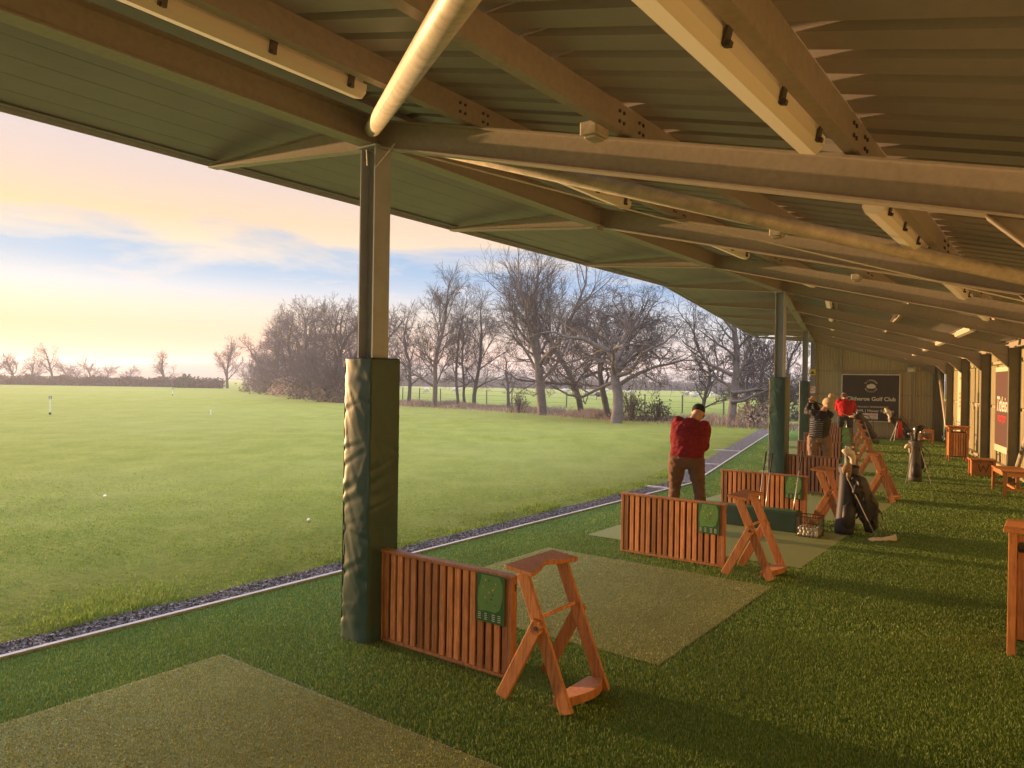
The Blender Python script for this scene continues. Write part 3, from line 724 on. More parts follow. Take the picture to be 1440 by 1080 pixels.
# low wooden box
r=empty('wooden_box'); W=.44
m=MB(); m.box(.03,W-.03,.03,W-.03,.03,.33); bevel(m.build('panel',M['wood'],r),.003)
for x in (0,W-.045):
    for y in (0,W-.045):
        m=MB(); m.box(x,x+.045,y,y+.045,0,.34); bevel(m.build('leg',M['wood'],r),.003)
m=MB(); m.box(-.02,W+.02,-.02,W+.02,.341,.365); bevel(m.build('lid',M['wood'],r),.004)
m=MB(); m.bar((.12,.027,.27),(.17,.027,.10),.009,.008,(0,1,0)); m.bar((.17,.025,.10),(.22,.025,.24),.009,.008,(0,1,0)); m.bar((.22,.023,.24),(.27,.023,.10),.009,.008,(0,1,0)); m.bar((.27,.021,.10),(.32,.021,.27),.009,.008,(0,1,0)); m.build('carved_mark',M['wood_dark'],r)
place(r,F2,3.52,4.35); tag(r,'low square wooden box with a flat lid behind the near bench','box')
# ------------------------------------------------------------------ signs
def signboard(w,h,mat,frame=None,fw=.035):
    r=empty('sign')
    m=MB(); m.box(-w/2,w/2,-.012,.012,0,h); m.build('panel',mat,r)
    if frame:
        m=MB(); m.box(-w/2-fw,-w/2-.0005,-.022,.02,-fw,h+fw); m.box(w/2+.0005,w/2+fw,-.022,.02,-fw,h+fw); m.box(-w/2,w/2,-.022,.02,-fw,-.0005); m.box(-w/2,w/2,-.022,.02,h+.0005,h+fw); m.build('frame',frame,r)
    return r
s=signboard(1.86,1.66,M['navy'],M['sign_frame']); s.name='club_sign'; place(s,F2,1.96,A_END+.0,.63)
text('Clitheroe Golf Club',.200,M['ink_white'],s,.02,.79,-.0135,bold=.0035)
text('PROUDLY SPONSORED BY',.085,M['ink_white'],s,.1,.50,-.0135)
text('MHA | Hover Nelson',.150,M['ink_white'],s,.12,.36,-.0135,bold=.001)
m=MB(); m.box(-.26,.26,-.016,-.0125,.06,.27); p=m.build('white_patch',M['ink_white'],s)
text('McVEKTEK',.098,M['ink_red'],p,.0,.19,-.0175,bold=.001); text('GOLF EQUIPMENT',.05,M['ink_black'],p,0,.10,-.0175)
# round emblem: ring of letters and hills
for i,ch in enumerate('CLITHEROE'):
    a=R(150-i*15); t_=text(ch,.085,M['ink_white'],s,.02+.21*math.cos(a),1.26+.21*math.sin(a),-.0135); t_.rotation_euler=(math.pi/2,-(a-math.pi/2),0)
for i,ch in enumerate('GOLFCLUB'):
    a=R(-150+i*17); t_=text(ch,.08,M['ink_white'],s,.02+.21*math.cos(a),1.26+.21*math.sin(a),-.0135); t_.rotation_euler=(math.pi/2,-(a+math.pi/2),0)
m=MB(); m.prism([(-.14,-.06),(-.14,.02),(-.10,.06),(-.06,.05),(-.02,.10),(.03,.07),(.06,.09),(.11,.05),(.15,.02),(.15,-.06),(.05,-.09),(-.06,-.09)],(1,0,0),(0,0,1),(0,-.002,0)); m.v=[(x+.02,y-.013,z+1.26) for x,y,z in m.v]; m.build('emblem',M['sign_frame'],s)
tag(s,'navy club sign with white lettering and round emblem on the end wall','sign')
def wallsign(w,h,mat,a,z,n=4.205):
    s=signboard(w,h,mat); place(s,F2,n,a,z,rz=-math.pi/2); return s
s=wallsign(1.5,1.86,M['banner_dark'],5.25,.48); s.name='banner'
m=MB(); m.box(-.75,.75,-.0165,-.0125,0,.14); m.build('pale_hem',M['banner_cream'],s); m=MB(); m.box(-.75,.75,-.0165,-.0125,1.76,1.86); m.build('pale_hem',M['banner_cream'],s)
text('Titleist',.46,M['ink_white'],s,0,1.03,-.0135,shear=.35,bold=.006); text('FOOTJOY',.20,M['ink_red'],s,.02,.72,-.0135,bold=.004)
tag(s,'tall dark brown banner with white script and red word on the sunlit wall','banner')
s=wallsign(1.35,1.95,M['banner_cream'],11.3,.42); s.name='banner'
for z,w,c in ((1.70,.3,'ink_orange'),(1.25,.35,'ink_orange'),(1.13,.4,'ink_orange'),(1.0,.3,'ink_orange'),(.88,.36,'ink_orange'),(.42,.75,'ink_blue'),(.34,.6,'ink_blue')):
    m=MB(); rn=random.Random(int(z*100)); x=-w
    while x<w: l=rn.uniform(.02,.06); m.box(x,x+l,-.0145,-.0125,z,z+(.07 if c=='ink_orange' else .03)); x+=l+rn.uniform(.015,.04)
    m.build('faded_print',M[c],s)
tag(s,'pale cream banner with faded orange and blue print behind the far litter bin','banner')
s=empty('safety_sign'); m=MB(); m.box(-.11,.11,-.004,.004,0,.22); m.build('panel',M['yellow_sign'],s); m=MB(); m.prism([(-.07,.04),(.07,.04),(0,.17)],(1,0,0),(0,0,1),(0,-.002,0)); m.v=[(x,y-.0045,z) for x,y,z in m.v]; m.build('black_triangle',M['ink_black'],s); place(s,F2,0.0,A_END-.09,2.27); tag(s,'small yellow warning sign high on the corner post','sign')
s=empty('safety_sign'); m=MB(); m.box(-.11,.11,-.004,.004,0,.25); m.build('panel',M['ink_white'],s); m=MB()
for k in range(20):
    a0,a1=2*math.pi*k/20,2*math.pi*(k+1)/20; q=[(math.cos(a)*r_,-.0045-d,math.sin(a)*r_+.14) for d in (0,.002) for a,r_ in ((a0,.06),(a1,.06),(a1,.085),(a0,.085))]; m.hexa(q)
m.bar((-.05,-.0055,.19),(.05,-.0055,.09),.018,.002,(0,1,0)); m.build('red_ring',M['ink_red'],s); place(s,F2,0.0,A_END-.09,1.60); tag(s,'small red and white prohibition sign on the corner post below the yellow one','sign')
s=empty('bulkhead_lamp'); m=MB(); m.ball((0,-.045,0),(.12,.05,.075),14,9); m.build('lens',M['ink_white'],s,smooth=True); m=MB(); m.box(-.14,.14,-.02,.02,-.09,.09); bevel(m.build('backplate',M['white_metal'],s),.01); place(s,F2,3.28,A_END+.012,2.50); tag(s,'small white bulkhead lamp on the end wall right of the club sign','lamp')
for i,(a,) in enumerate([(5.0-.9,),(8.35,),(2.2,)]):
    m=MB(); 
    m.box(-.45,.45,-.03,.0,-.02,.03); m.box(-.34,-.26,-.06,-.031,-.10,.04); m.box(.26,.34,-.06,-.031,-.10,.04)
    if i==0: continue
    s=m.build('coat_rail',M['tube']); place(s,F2,4.19,a,1.42,rz=-math.pi/2); tag(s,['','rail with two dark hooks on the sunlit wall between the two banners','rail with two dark hooks on the wall at the right edge above the bench'][i],'rail','hook rails')
# ------------------------------------------------------------------ ball tray, basket, balls
s=empty('ball_tray'); m=MB(); m.box(0,1.25,0,.24,0,.26); b=m.build('padded_body',M['pad'],s,smooth=False); bevel(b,.02,3); m=MB(); m.box(.03,1.22,.03,.21,.2605,.264); m.build('rim_seam',M['board_green'],s); place(s,F1,.10,5.86); tag(s,'long low tray padded in dark green vinyl in front of the clubs','ball tray')
s=empty('ball_basket'); Wb=.26
m=MB()
for z in (.004,.13,.25):
    for a,b in (((0,0),(Wb,0)),((Wb,0),(Wb,Wb)),((Wb,Wb),(0,Wb)),((0,Wb),(0,0))): m.tube([(a[0],a[1],z),(b[0],b[1],z)],.006 if z>.2 or z<.1 else .003,6)
m.build('rim',M['black'],s)
m=MB()
for i in range(9):
    t_=Wb*i/8
    for a,b in (((t_,0,.0),(t_,0,.25)),((t_,Wb,0),(t_,Wb,.25)),((0,t_,0),(0,t_,.25)),((Wb,t_,0),(Wb,t_,.25)),((t_,0,.006),(t_,Wb,.006)),((0,t_,.006),(Wb,t_,.006))): m.tube([a,b],.0028,5)
m.build('wire_mesh',M['black'],s); place(s,F1,1.39,5.70); tag(s,'square black wire basket half full of golf balls','basket')
def ballmesh():
    t=NT('golf ball'); v=t.coord(); vo=t.N('ShaderNodeTexVoronoi'); t.L(v,vo.inputs['Vector']); vo.inputs['Scale'].default_value=260
    t.set((.80,.78,.72),.3,0,.5); t.bump(vo.outputs['Distance'],.4,.001); M['ball']=t.m
    m=MB(); m.ball((0,0,0),.0214,16,10); return m
bo=ballmesh().build('golf_ball',M['ball'],smooth=True); rn=random.Random(3); pts=[]
for lay in range(3):
    for i in range(5):
        for j in range(5):
            if lay>=3 and (i<lay-2): continue
            x=.034+i*.047+(lay%2)*.012+rn.uniform(-.003,.003); y=.034+j*.047+(lay%2)*.012+rn.uniform(-.003,.003); pts.append((min(x,Wb-.03),min(y,Wb-.03),.032+lay*.036))
first=True
for x,y,z in pts:
    if not (y<.09 or z>.12 or x>.18 or x<.07): continue
    o=bo if first else bo.copy(); 
    if not first: COL.objects.link(o)
    first=False; o.location=F1(1.39+x,5.70+y,z+.008)+OB; tag(o,'white golf ball piled in the black wire basket','golf ball','balls in the wire basket')
o=bo.copy(); COL.objects.link(o); o.location=F1(1.08,5.68,.03+.008)+OB; tag(o,'single golf ball on the turf in front of the green tray','golf ball','loose balls')
# ------------------------------------------------------------------ golf clubs
plain('chrome',(.62,.60,.56),.25,.9); plain('grip',(.05,.05,.05),.7); plain('shaft',(.66,.63,.58),.3,.6)
def club(a,b,name='golf_club',headdir=(1,0,0),grip=True,wood=False,r=.0075):
    """a = grip end, b = head end (world)"""
    a=Vector(a);b=Vector(b); e=empty(name,tuple(b)); d=(a-b); L=d.length; d.normalize()
    m=MB(); m.tube([(0,0,0),tuple(d*(L-.26))],[r*.8,r],8); m.build('shaft',M['shaft'],e,smooth=True)
    m=MB(); m.tube([tuple(d*(L-.26)),tuple(d*L)],[r*1.3,r*1.9],8); m.build('grip',M['grip'],e,smooth=True)
    hd=Vector(headdir).normalized(); m=MB()
    if wood: m.loft([(0,0,0),tuple(hd*.03),tuple(hd*.07),tuple(hd*.10)],[(.02,.016),(.045,.028),(.05,.028),(.02,.012)],(0,1,0),12)
    else: m.hexa([tuple(Vector(p)) for p in [tuple(hd*-.01+Vector((0,-.008,-.012))),tuple(hd*.075+Vector((0,-.010,-.018))),tuple(hd*.075+Vector((0,.010,-.018))),tuple(hd*-.01+Vector((0,.008,-.012))),tuple(hd*-.01+Vector((0,-.003,.022))),tuple(hd*.072+Vector((0,-.003,.038))),tuple(hd*.072+Vector((0,.003,.038))),tuple(hd*-.01+Vector((0,.003,.022)))]])
    h=m.build('head',M['chrome'],e); bevel(h,.003); return e
for i,(n,dn,zt) in enumerate(((.735,.03,.95),(.83,.02,.93),(1.18,.06,.99))):
    a=F1(n+dn,6.48,zt)+OB; b=F1(n,6.22,.035)+OB
    o=club(a,b,headdir=Nn(H1)); tag(o,['left one of the three clubs leaning on the slatted divider above the green tray','middle one of the three clubs leaning on the slatted divider above the green tray','right one of the three leaning clubs, in front of the green map board'][i],'golf club','clubs leaning on the divider')
# ------------------------------------------------------------------ golf bags
plain('bag_navy',(.018,.020,.036),.6,0,.2,6,.3); plain('bag_black',(.014,.014,.016),.55,0,.2,6,.3); plain('bag_grey',(.085,.085,.085),.55,0,.2,6,.3); plain('cream_cloth',(.70,.62,.50),.85,0,.12,14,.4); plain('fur_brown',(.34,.23,.14),.95,0,.5,40,1); plain('red_cloth',(.62,.02,.03),.8,0,.15,9,.3); plain('strap_grey',(.20,.19,.18),.7)
def bag(lean,col,col2,legs=True,h=.84,rad=.115,legang=0,hood=False):
    """local: base at origin; lean=(dx,dy) of the top"""
    r=empty('golf_bag'); T=Vector((lean[0],lean[1],math.sqrt(max(.01,h*h-lean[0]**2-lean[1]**2)))); d=T.normalized()
    P=lambda f:T*f
    m=MB(); fr_=[0,.03,.12,.3,.5,.7,.86,.93,1]; rr=[.8,.98,1,.96,.92,.9,.95,1.06,1.08]
    m.loft([P(f) for f in fr_],[(rad*q,rad*q*.92) for q in rr],(1,0,0),18); m.build('tube_body',col,r,smooth=True)
    side=Vector((1,0,0)); side=(side-d*side.dot(d)).normalized(); fw=d.cross(side)  # fw points away
    m=MB(); c=[P(f)-fw*(rad*.86) for f in (.08,.14,.40,.46)]; m.loft(c,[(.02,.01),(.085,.055),(.08,.05),(.02,.01)],tuple(side),12); m.build('pocket',col2,r,smooth=True)
    m=MB(); c=[P(f)+side*(rad*.88) for f in (.30,.36,.68,.76)]; m.loft(c,[(.02,.01),(.05,.065),(.045,.055),(.02,.01)],tuple(side),12); m.build('pocket',col2,r,smooth=True)
    m=MB(); m.tube([P(.86)+side*rad,P(.75)+side*(rad+.10)-fw*.05,P(.5)+side*(rad+.13)-fw*.06,P(.25)+side*(rad+.02)],.013,6); m.build('strap',M['strap_grey'],r,smooth=True)
    m=MB(); m.tube([P(.995),P(1.012)],[rad*1.1,rad*1.1],18); m.build('cuff',col2,r,smooth=True)
    if legs:
        for s in (-1,1):
            a=P(.84)+side*(s*.06)-fw*.09; a2=Matrix.Rotation(legang,3,'Z')@Vector((s*.22,-.42,0)); 
            m=MB(); m.tube([a,Vector((a2.x+T.x*.45,a2.y+T.y*.45,.0))],.008,6); m.tube([Vector((a2.x+T.x*.45,a2.y+T.y*.45,.0)),Vector((a2.x+T.x*.45,a2.y+T.y*.45,.02))],.016,6); m.build('stand_leg',M['strap_grey'],r)
    return r,T,d,side,fw
def bagclubs(r,T,d,side,n,labels,seed=0,wood=True):
    rn=random.Random(seed); base=r.matrix_basis
    for i in range(n):
        rot=Matrix.Translation(r.location)@r.rotation_euler.to_matrix().to_4x4()
        a=rot@(T*.3+side*rn.uniform(-.04,.04)); b=rot@(T*(1.0)+d*rn.uniform(.12,.24)+side*rn.uniform(-.09,.09)+Vector((0,rn.uniform(-.05,.05),0)))
        o=club(a,b,headdir=(rn.uniform(-1,1),rn.uniform(-1,.2),0),wood=(i%2==0)); tag(o,labels,'golf club',labels)
def headcover(loc,mat,lab,dirn=(-1,0,.25),size=1.0):
    m=MB(); d=Vector(dirn).normalized(); p=[Vector((0,0,-.16)),Vector((0,0,-.10)),Vector((0,0,-.03)),Vector((0,0,.03))+d*.03,Vector((0,0,.04))+d*.09,Vector((0,0,.045))+d*.15]
    m.loft([q*size for q in p],[(a*size,b*size) for a,b in [(.022,.022),(.028,.028),(.035,.035),(.055,.05),(.052,.045),(.018,.018)]],(0,1,0),14)
    for i,v in enumerate(m.v):
        k=noise.noise(Vector(v)*30)*.006; m.v[i]=(v[0]+k,v[1]+k,v[2]+k)
    o=m.build('club_cover',mat,smooth=True); o.location=loc; tag(o,lab,'club cover'); return o
# nearest bag: navy leaning bag
r,T,d,side,fw=bag((.11,.14),M['bag_navy'],M['bag_black'],True,.86,.115,.9); place(r,F1,1.80,6.22,.008,rz=H1); r.location=Vector((4.17,9.22,.008)); r.rotation_euler=(0,0,0)
def dens(P,Rr,k=5):
    a=[];b=[]
    for i in range(len(P)-1):
        for j in range(k):
            f=j/k; a.append(tuple(Vector(P[i]).lerp(Vector(P[i+1]),f))); b.append((Rr[i][0]+(Rr[i+1][0]-Rr[i][0])*f,Rr[i][1]+(Rr[i+1][1]-Rr[i][1])*f))
    return a+[P[-1]],b+[Rr[-1]]
m=MB(); rn=random.Random(9)   # rain hood and jacket hanging off the right side
cc=[(.10,.02,.74),(.13,.01,.70),(.16,.0,.65),(.19,-.01,.58),(.22,-.02,.50),(.245,-.025,.43),(.27,-.03,.36),(.285,-.03,.29),(.30,-.03,.22),(.305,-.025,.15),(.30,-.02,.10),(.29,-.02,.03)]
m.loft(*dens(cc,[(.03,.03),(.07,.07),(.09,.085),(.105,.09),(.115,.095),(.12,.10),(.125,.10),(.12,.095),(.115,.09),(.10,.08),(.085,.07),(.04,.03)]),(1,0,0),40)
m.loft([(.30,-.03,.40),(.38,-.02,.34),(.43,-.01,.28)],[(.03,.05),(.025,.035),(.01,.01)],(0,0,1),10)
m.tube([(.40,-.02,.34),(.45,-.03,.27),(.46,-.03,.20)],.006,6)
for i,v in enumerate(m.v):
    k=noise.noise(Vector((v[0]*9,v[1]*9,v[2]*4)))*.06+(1-3*abs(noise.noise(Vector((v[0]*16+v[2]*6,v[1]*16,v[2]*8)))))*.016+noise.noise(Vector((v[0]*40,v[1]*40,v[2]*22)))*.014; m.v[i]=(v[0]+k,v[1]+k*.8,v[2]+k*.2)
m.build('draped_jacket',M['bag_black'],r,smooth=True)
tag(r,'navy stand bag with a black jacket hanging off it, leaning by the third bag stand','golf bag')
base=Vector((4.17,9.22,.008)); 
bagclubs(r,T,d,side,4,'club head sticking out of the leaning navy bag',2)
headcover(base+Vector((.125,.06,.97)),M['cream_cloth'],'cream white club cover on top of the leaning navy bag',(-1,-.2,.2),1.0)
headcover(base+Vector((.06,.03,.84)),M['fur_brown'],'shaggy brown club cover beside the cream one on the navy bag',(-.7,-.5,-.9),1.05)
# white towel with shoe-like shape on the turf
m=MB(); nx,ny=22,9; vs=[];fs=[]
for i in range(nx+1):
    for j in range(ny+1):
        f=i/nx;g=j/ny; w=.055*(1-.55*abs(f-.45)**1.2)*(1 if f>.05 else .5); x=.36*f; y=(g-.5)*2*w; z=.012+.035*math.sin(math.pi*g)*(.4+.6*f)+.03*max(0,f-.7)/.3*math.sin(math.pi*g)+.018*noise.noise(Vector((x*14,y*20,2)))
        vs.append((x,y,max(z,.001)))
for i in range(nx):
    for j in range(ny): a=i*(ny+1)+j; fs.append((a,a+1,a+ny+2,a+ny+1))
k=len(vs); vs+=[(x,y,0) for x,y,z in vs]; fs+=[tuple(q+k for q in f[::-1]) for f in fs]
m.add(vs,fs); o=m.build('towel',M['cream_cloth'],smooth=True); o.location=(4.28,8.85,.012); o.rotation_euler=(0,0,.1); tag(o,'crumpled white towel lying on the turf in front of the navy bag','towel')
# grey upright bag in the walkway
r,T,d,side,fw=bag((.02,.10),M['bag_grey'],M['bag_black'],True,.80,.125,0); r.location=Vector((7.96,14.55,.008)); r.rotation_euler=(0,0,-.35); tag(r,'grey and black stand bag standing alone in the walkway','golf bag')
bagclubs(r,T,d,side,6,'club head sticking out of the grey bag in the walkway',5)
headcover(Vector((7.99,14.6,1.0)),M['bag_black'],'black club cover on the grey bag in the walkway',(1,0,.2),1.2)
headcover(Vector((7.80,14.45,.72)),M['cream_cloth'],'pale club cover hanging left of the grey bag in the walkway',(-1,0,-.8),.9)
# dark leaning bag in the far bays
r,T,d,side,fw=bag((-.52,.10),M['bag_black'],M['bag_black'],False,.95,.17,0); r.location=s2(1.98,13.3,.16); r.rotation_euler=(0,0,0); 
m=MB(); m.tube([(-.35,-.1,.55),(-.15,-.25,-.15)],.010,6); m.build('stand_leg',M['strap_grey'],r)
m=MB(); m.ball((.03,-.12,-.06),(.13,.05,.10),12,8); m.build('wheel',M['bag_grey'],r,smooth=True)
tag(r,'large black golf bag tipped back on its stand behind the man in bright red','golf bag'); bagclubs(r,T,d,side,3,'club sticking out of the tipped black bag in the far bays',7)
# bag against the end wall
r,T,d,side,fw=bag((-.62,.05),M['bag_black'],M['bag_navy'],False,.92,.16,0); r.location=s2(3.2,15.45,.17); r.rotation_euler=(0,0,0)
m=MB(); m.tube([(-.50,-.1,.52),(-.70,-.3,-.16)],.010,6); m.tube([(-.45,-.1,.52),(-.78,-.2,-.16)],.010,6); m.build('stand_leg',M['ink_white'],r)
m=MB(); m.loft([(-.42,-.19,.52),(-.44,-.21,.35),(-.45,-.21,.15),(-.44,-.20,-.06)],[(.03,.02),(.07,.02),(.09,.02),(.10,.015)],(1,0,0),12); m.build('red_towel',M['red_cloth'],r,smooth=True)
tag(r,'dark golf bag with a red towel lying back below the club sign','golf bag'); bagclubs(r,T,d,side,3,'club sticking out of the bag with the red towel',8)
headcover(s2(3.2,15.45,.17)+Vector((-.70,0,.72)),M['cream_cloth'],'long pale club cover on the bag with the red towel',(-1,0,.9),1.6)
# ------------------------------------------------------------------ people
def cloth(name,c,stripe=None,rough=.8):
    t=NT(name); v=t.coord(); n=t.noise(v,5,4,.6,.8); n2=t.noise(v,260,2)
    col=t.ramp(n,[(.3,tuple(x*.72 for x in c)),(.6,c)])
    if stripe:
        w=t.N('ShaderNodeTexWave'); w.bands_direction='Z'; t.L(v,w.inputs[0]); w.inputs['Scale'].default_value=stripe[1]; w.inputs['Distortion'].default_value=2.5; w.inputs['Detail'].default_value=2
        col=t.mix(t.ramp(w.outputs['Fac'],[(.55,(0,0,0)),(.8,(1,1,1))]),col,stripe[0]); t.bump(w.outputs['Fac'],.8,.03)
    else: t.bump(n,.6,.03)
    t.set(col,rough,0,.2); return t.m
M['skin']=dirty('skin',(.50,.28,.20),.5,0,.12,9,.05)
M['sw_red']=cloth('dark red knit',(.21,.007,.014)); M['polo']=cloth('bright red polo',(.52,.008,.014)); M['trs_brown']=cloth('brown trousers',(.165,.085,.052)); M['trs_tan']=cloth('tan trousers',(.30,.19,.135)); M['trs_dark']=cloth('charcoal trousers',(.045,.042,.045))
M['quilt']=cloth('black quilted jacket',(.020,.020,.022),None,.5); M['quilt_back']=cloth('grey striped quilting',(.03,.03,.032),((.33,.31,.29),9),.5)
M['capk']=cloth('black cap',(.018,.018,.02)); M['beige_knit']=cloth('beige knit hat',(.58,.45,.28)); M['hair']=cloth('short hair',(.16,.10,.07)); M['shoe']=cloth('golf shoes',(.30,.29,.28),None,.5); M['skinm']=M['skin']
def remeshed(m,name,mat,parent,vox,smooth=4):
    o=m.build(name,mat,None,smooth=True)
    md=o.modifiers.new('r','REMESH'); md.mode='VOXEL'; md.voxel_size=vox; md.use_smooth_shade=True
    sm=o.modifiers.new('s','SMOOTH'); sm.iterations=smooth; sm.factor=.5
    bpy.context.view_layer.update(); dg=bpy.context.evaluated_depsgraph_get(); me=bpy.data.meshes.new_from_object(o.evaluated_get(dg))
    bpy.data.objects.remove(o); me.name=name
    if name in ('sweater','trousers','red_shirt','quilted_jacket'):
        for v in me.vertices:
            c=v.co; a=noise.noise(Vector((c.x*7+c.z*5,c.y*7,c.z*11)))+.6*noise.noise(Vector((c.x*18-c.z*12,c.y*16,c.z*20+4))); v.co=c+v.normal*((max(0,1-3*abs(a))-.35)*.011)
    if not me.materials: me.materials.append(mat)
    me.polygons.foreach_set('use_smooth',[True]*len(me.polygons))
    q=bpy.data.objects.new(name,me); COL.objects.link(q); q.parent=parent; return q
def hand(m,wrist,dirn,palmn,curl=.7,sc=1.0):
    """palm + four unequal bent fingers + thumb; dirn = along the hand, palmn = palm normal"""
    w=Vector(wrist); d=Vector(dirn).normalized(); pn=Vector(palmn); pn=(pn-d*pn.dot(d)).normalized(); s=d.cross(pn)
    m.loft([w-d*.02*sc,w+d*.02*sc,w+d*.06*sc,w+d*.09*sc],[(.022*sc,.017*sc),(.032*sc,.016*sc),(.040*sc,.015*sc),(.036*sc,.012*sc)],tuple(s),12)
    for i,(off,L) in enumerate(((-.030,.068),(-.010,.078),(.011,.073),(.030,.057))):
        p=w+d*.086*sc+s*off*sc; dd=d.copy(); pts=[p]; c=curl
        for k,f in enumerate((.45,.32,.23)):
            ang=c*(.6+.3*k); dd=(dd*math.cos(ang)+pn*math.sin(ang)).normalized(); pts.append(pts[-1]+dd*L*f*sc)
        m.tube(pts,[.0095*sc,.009*sc,.008*sc,.0065*sc],8)
    p=w+d*.03*sc-s*.034*sc; dd=(d*.6-s*.6+pn*.5).normalized(); m.tube([p,p+dd*.035*sc,p+dd*.035*sc+(d*.8+pn*.6).normalized()*.03*sc],[.012*sc,.011*sc,.008*sc],8)
def head(m,c,face,up,sc=1.0):
    c=Vector(c); f=Vector(face).normalized(); u=Vector(up); u=(u-f*u.dot(f)).normalized(); s=f.cross(u)
    B3=Matrix((s,f,u)).transposed()
    P=lambda x,y,z:c+B3@Vector((x*sc,y*sc,z*sc))
    m.ball(c,(.075*sc,.095*sc,.10*sc),18,12,M=B3); m.ball(P(0,.025,-.06),(.055*sc,.065*sc,.06*sc),14,9,M=B3)
    m.ball(P(0,.095,-.015),(.014*sc,.022*sc,.024*sc),10,7,M=B3); m.ball(P(0,.085,-.055),(.026*sc,.012*sc,.009*sc),10,6,M=B3)
    m.ball(P(0,.080,.022),(.055*sc,.018*sc,.012*sc),10,6,M=B3)
    for q in (-1,1):
        m.ball(P(.076*q,-.005,-.01),(.010*sc,.020*sc,.032*sc),10,8,M=B3)
    return P,B3
def eyes(P,B3,parent,sc=1.0):
    m=MB()
    for q in (-1,1): m.ball(P(.030*q,.083,.002),(.012*sc,.008*sc,.007*sc),10,7,M=B3)
    m.build('eye',M['ink_white'],parent,smooth=True)
def figure(loc,rz,J,top,topmat,leg,hatfn,label,scale=1.0,waist=.18,chest=.21,vox=.013,sleeve='long',gender=0):
    """J: joints in local metres, x = right in the photo, y = away from the camera"""
    r=empty('person',tuple(loc),rz); V={k:Vector(v) for k,v in J.items() if isinstance(v,tuple)}
    wd=(V['shR']-V['shL']).normalized(); hd=(V['hipR']-V['hipL']).normalized()
    pel=(V['hipL']+V['hipR'])/2; shc=(V['shL']+V['shR'])/2
    def torso(m,g=0,lo=-.08):
        mid=pel.lerp(shc,.5); 
        m.loft([pel+Vector((0,0,lo)),pel+Vector((0,0,lo*.2+.016)),pel.lerp(shc,.25),mid,pel.lerp(shc,.78),shc.lerp(pel,.06),shc+(shc-pel).normalized()*.045],
          [(waist*.80+g,.11+g),(waist+g,.135+g),(waist*.97+g,.13+g),(chest*.95+g,.135+g),(chest*.97+g,.14+g),(chest*.64+g,.10+g),(.07+g,.065+g)],[hd,hd,hd.lerp(wd,.3),hd.lerp(wd,.6),wd,wd,wd],20)
    def arms(m,g=0,f0=0,f1=1.0):
        for s in 'LR':
            sh,el,wr=V['sh'+s],V['el'+s],V['wr'+s]
            pts=[sh.lerp(shc,.30),sh.lerp(shc,.06),sh.lerp(el,.2),sh.lerp(el,.6),el,el.lerp(wr,.35),wr]; rr=[.040,.056,.062,.055,.047,.045,.030]; m.ball(sh.lerp(shc,.12)+(pel-shc).normalized()*.015,.058+g,12,8)
            k=int(round(len(pts)*f1)); m.loft(pts[:k],[(q+g,q+g) for q in rr[:k]],(0,1,.2),12)
    def legs(m,g=0,low=0):
        for s in 'LR':
            h,kn,an=V['hip'+s],V['kn'+s],V['an'+s]
            pts=[h+Vector((0,0,.05)),h,h.lerp(kn,.3),h.lerp(kn,.7),kn,kn.lerp(an,.35),kn.lerp(an,.75),an]; rr=[.075,.105,.100,.078,.062,.062,.048,.042]
            m.loft(pts,[(q+g,q*1.05+g) for q in rr],(1,0,0),14)
    # body: one continuous mesh
    m=MB(); torso(m,-.012); arms(m,-.010); legs(m,-.012)
    nk=shc+(V['head']-shc)*.05; m.loft([nk,shc.lerp(V['head'],.55),V['head']],[(.06,.06),(.052,.055),(.05,.055)],(1,0,0),12)
    P,B3=head(m,V['head'],J['face'],J['up'],1.0)
    for s in 'LR':
        if 'hd'+s in J: hand(m,V['wr'+s],J['hd'+s],J['pn'+s],J.get('curl',.8))
        m.loft([V['an'+s]+Vector((0,-.04,.0)),V['an'+s]+Vector((0,-.02,-.05)),V['an'+s]+Vector((0,.10,-.065))],[(.03,.03),(.038,.03),(.03,.02)],(1,0,0),10)
    remeshed(m,'body',M['skin'],r,.0085,3); eyes(P,B3,r)
    m=MB(); legs(m,.010); m.loft([pel+Vector((0,0,-.10)),pel+Vector((0,0,-.02)),pel.lerp(shc,.14)],[(waist*.93,.115),(waist*1.02,.142),(waist*.96,.135)],tuple(hd),18); remeshed(m,'trousers',leg,r,vox,4)
    m=MB(); torso(m,.012,-.03)
    arms(m,.013,0,1.0 if sleeve=='long' else .5); o=remeshed(m,top,topmat,r,vox,4)
    for s in 'LR':
        a=V['an'+s]; m=MB(); m.loft([a+Vector((0,-.07,-.045)),a+Vector((0,-.03,-.04)),a+Vector((0,.05,-.05)),a+Vector((0,.16,-.062)),a+Vector((0,.19,-.066))],[(.030,.030),(.042,.042),(.045,.036),(.042,.024),(.02,.012)],(1,0,0),12); m.build('shoe',M['shoe'],r,smooth=True)
    hatfn(r,P,B3); tag(r,label,'person'); return r,o
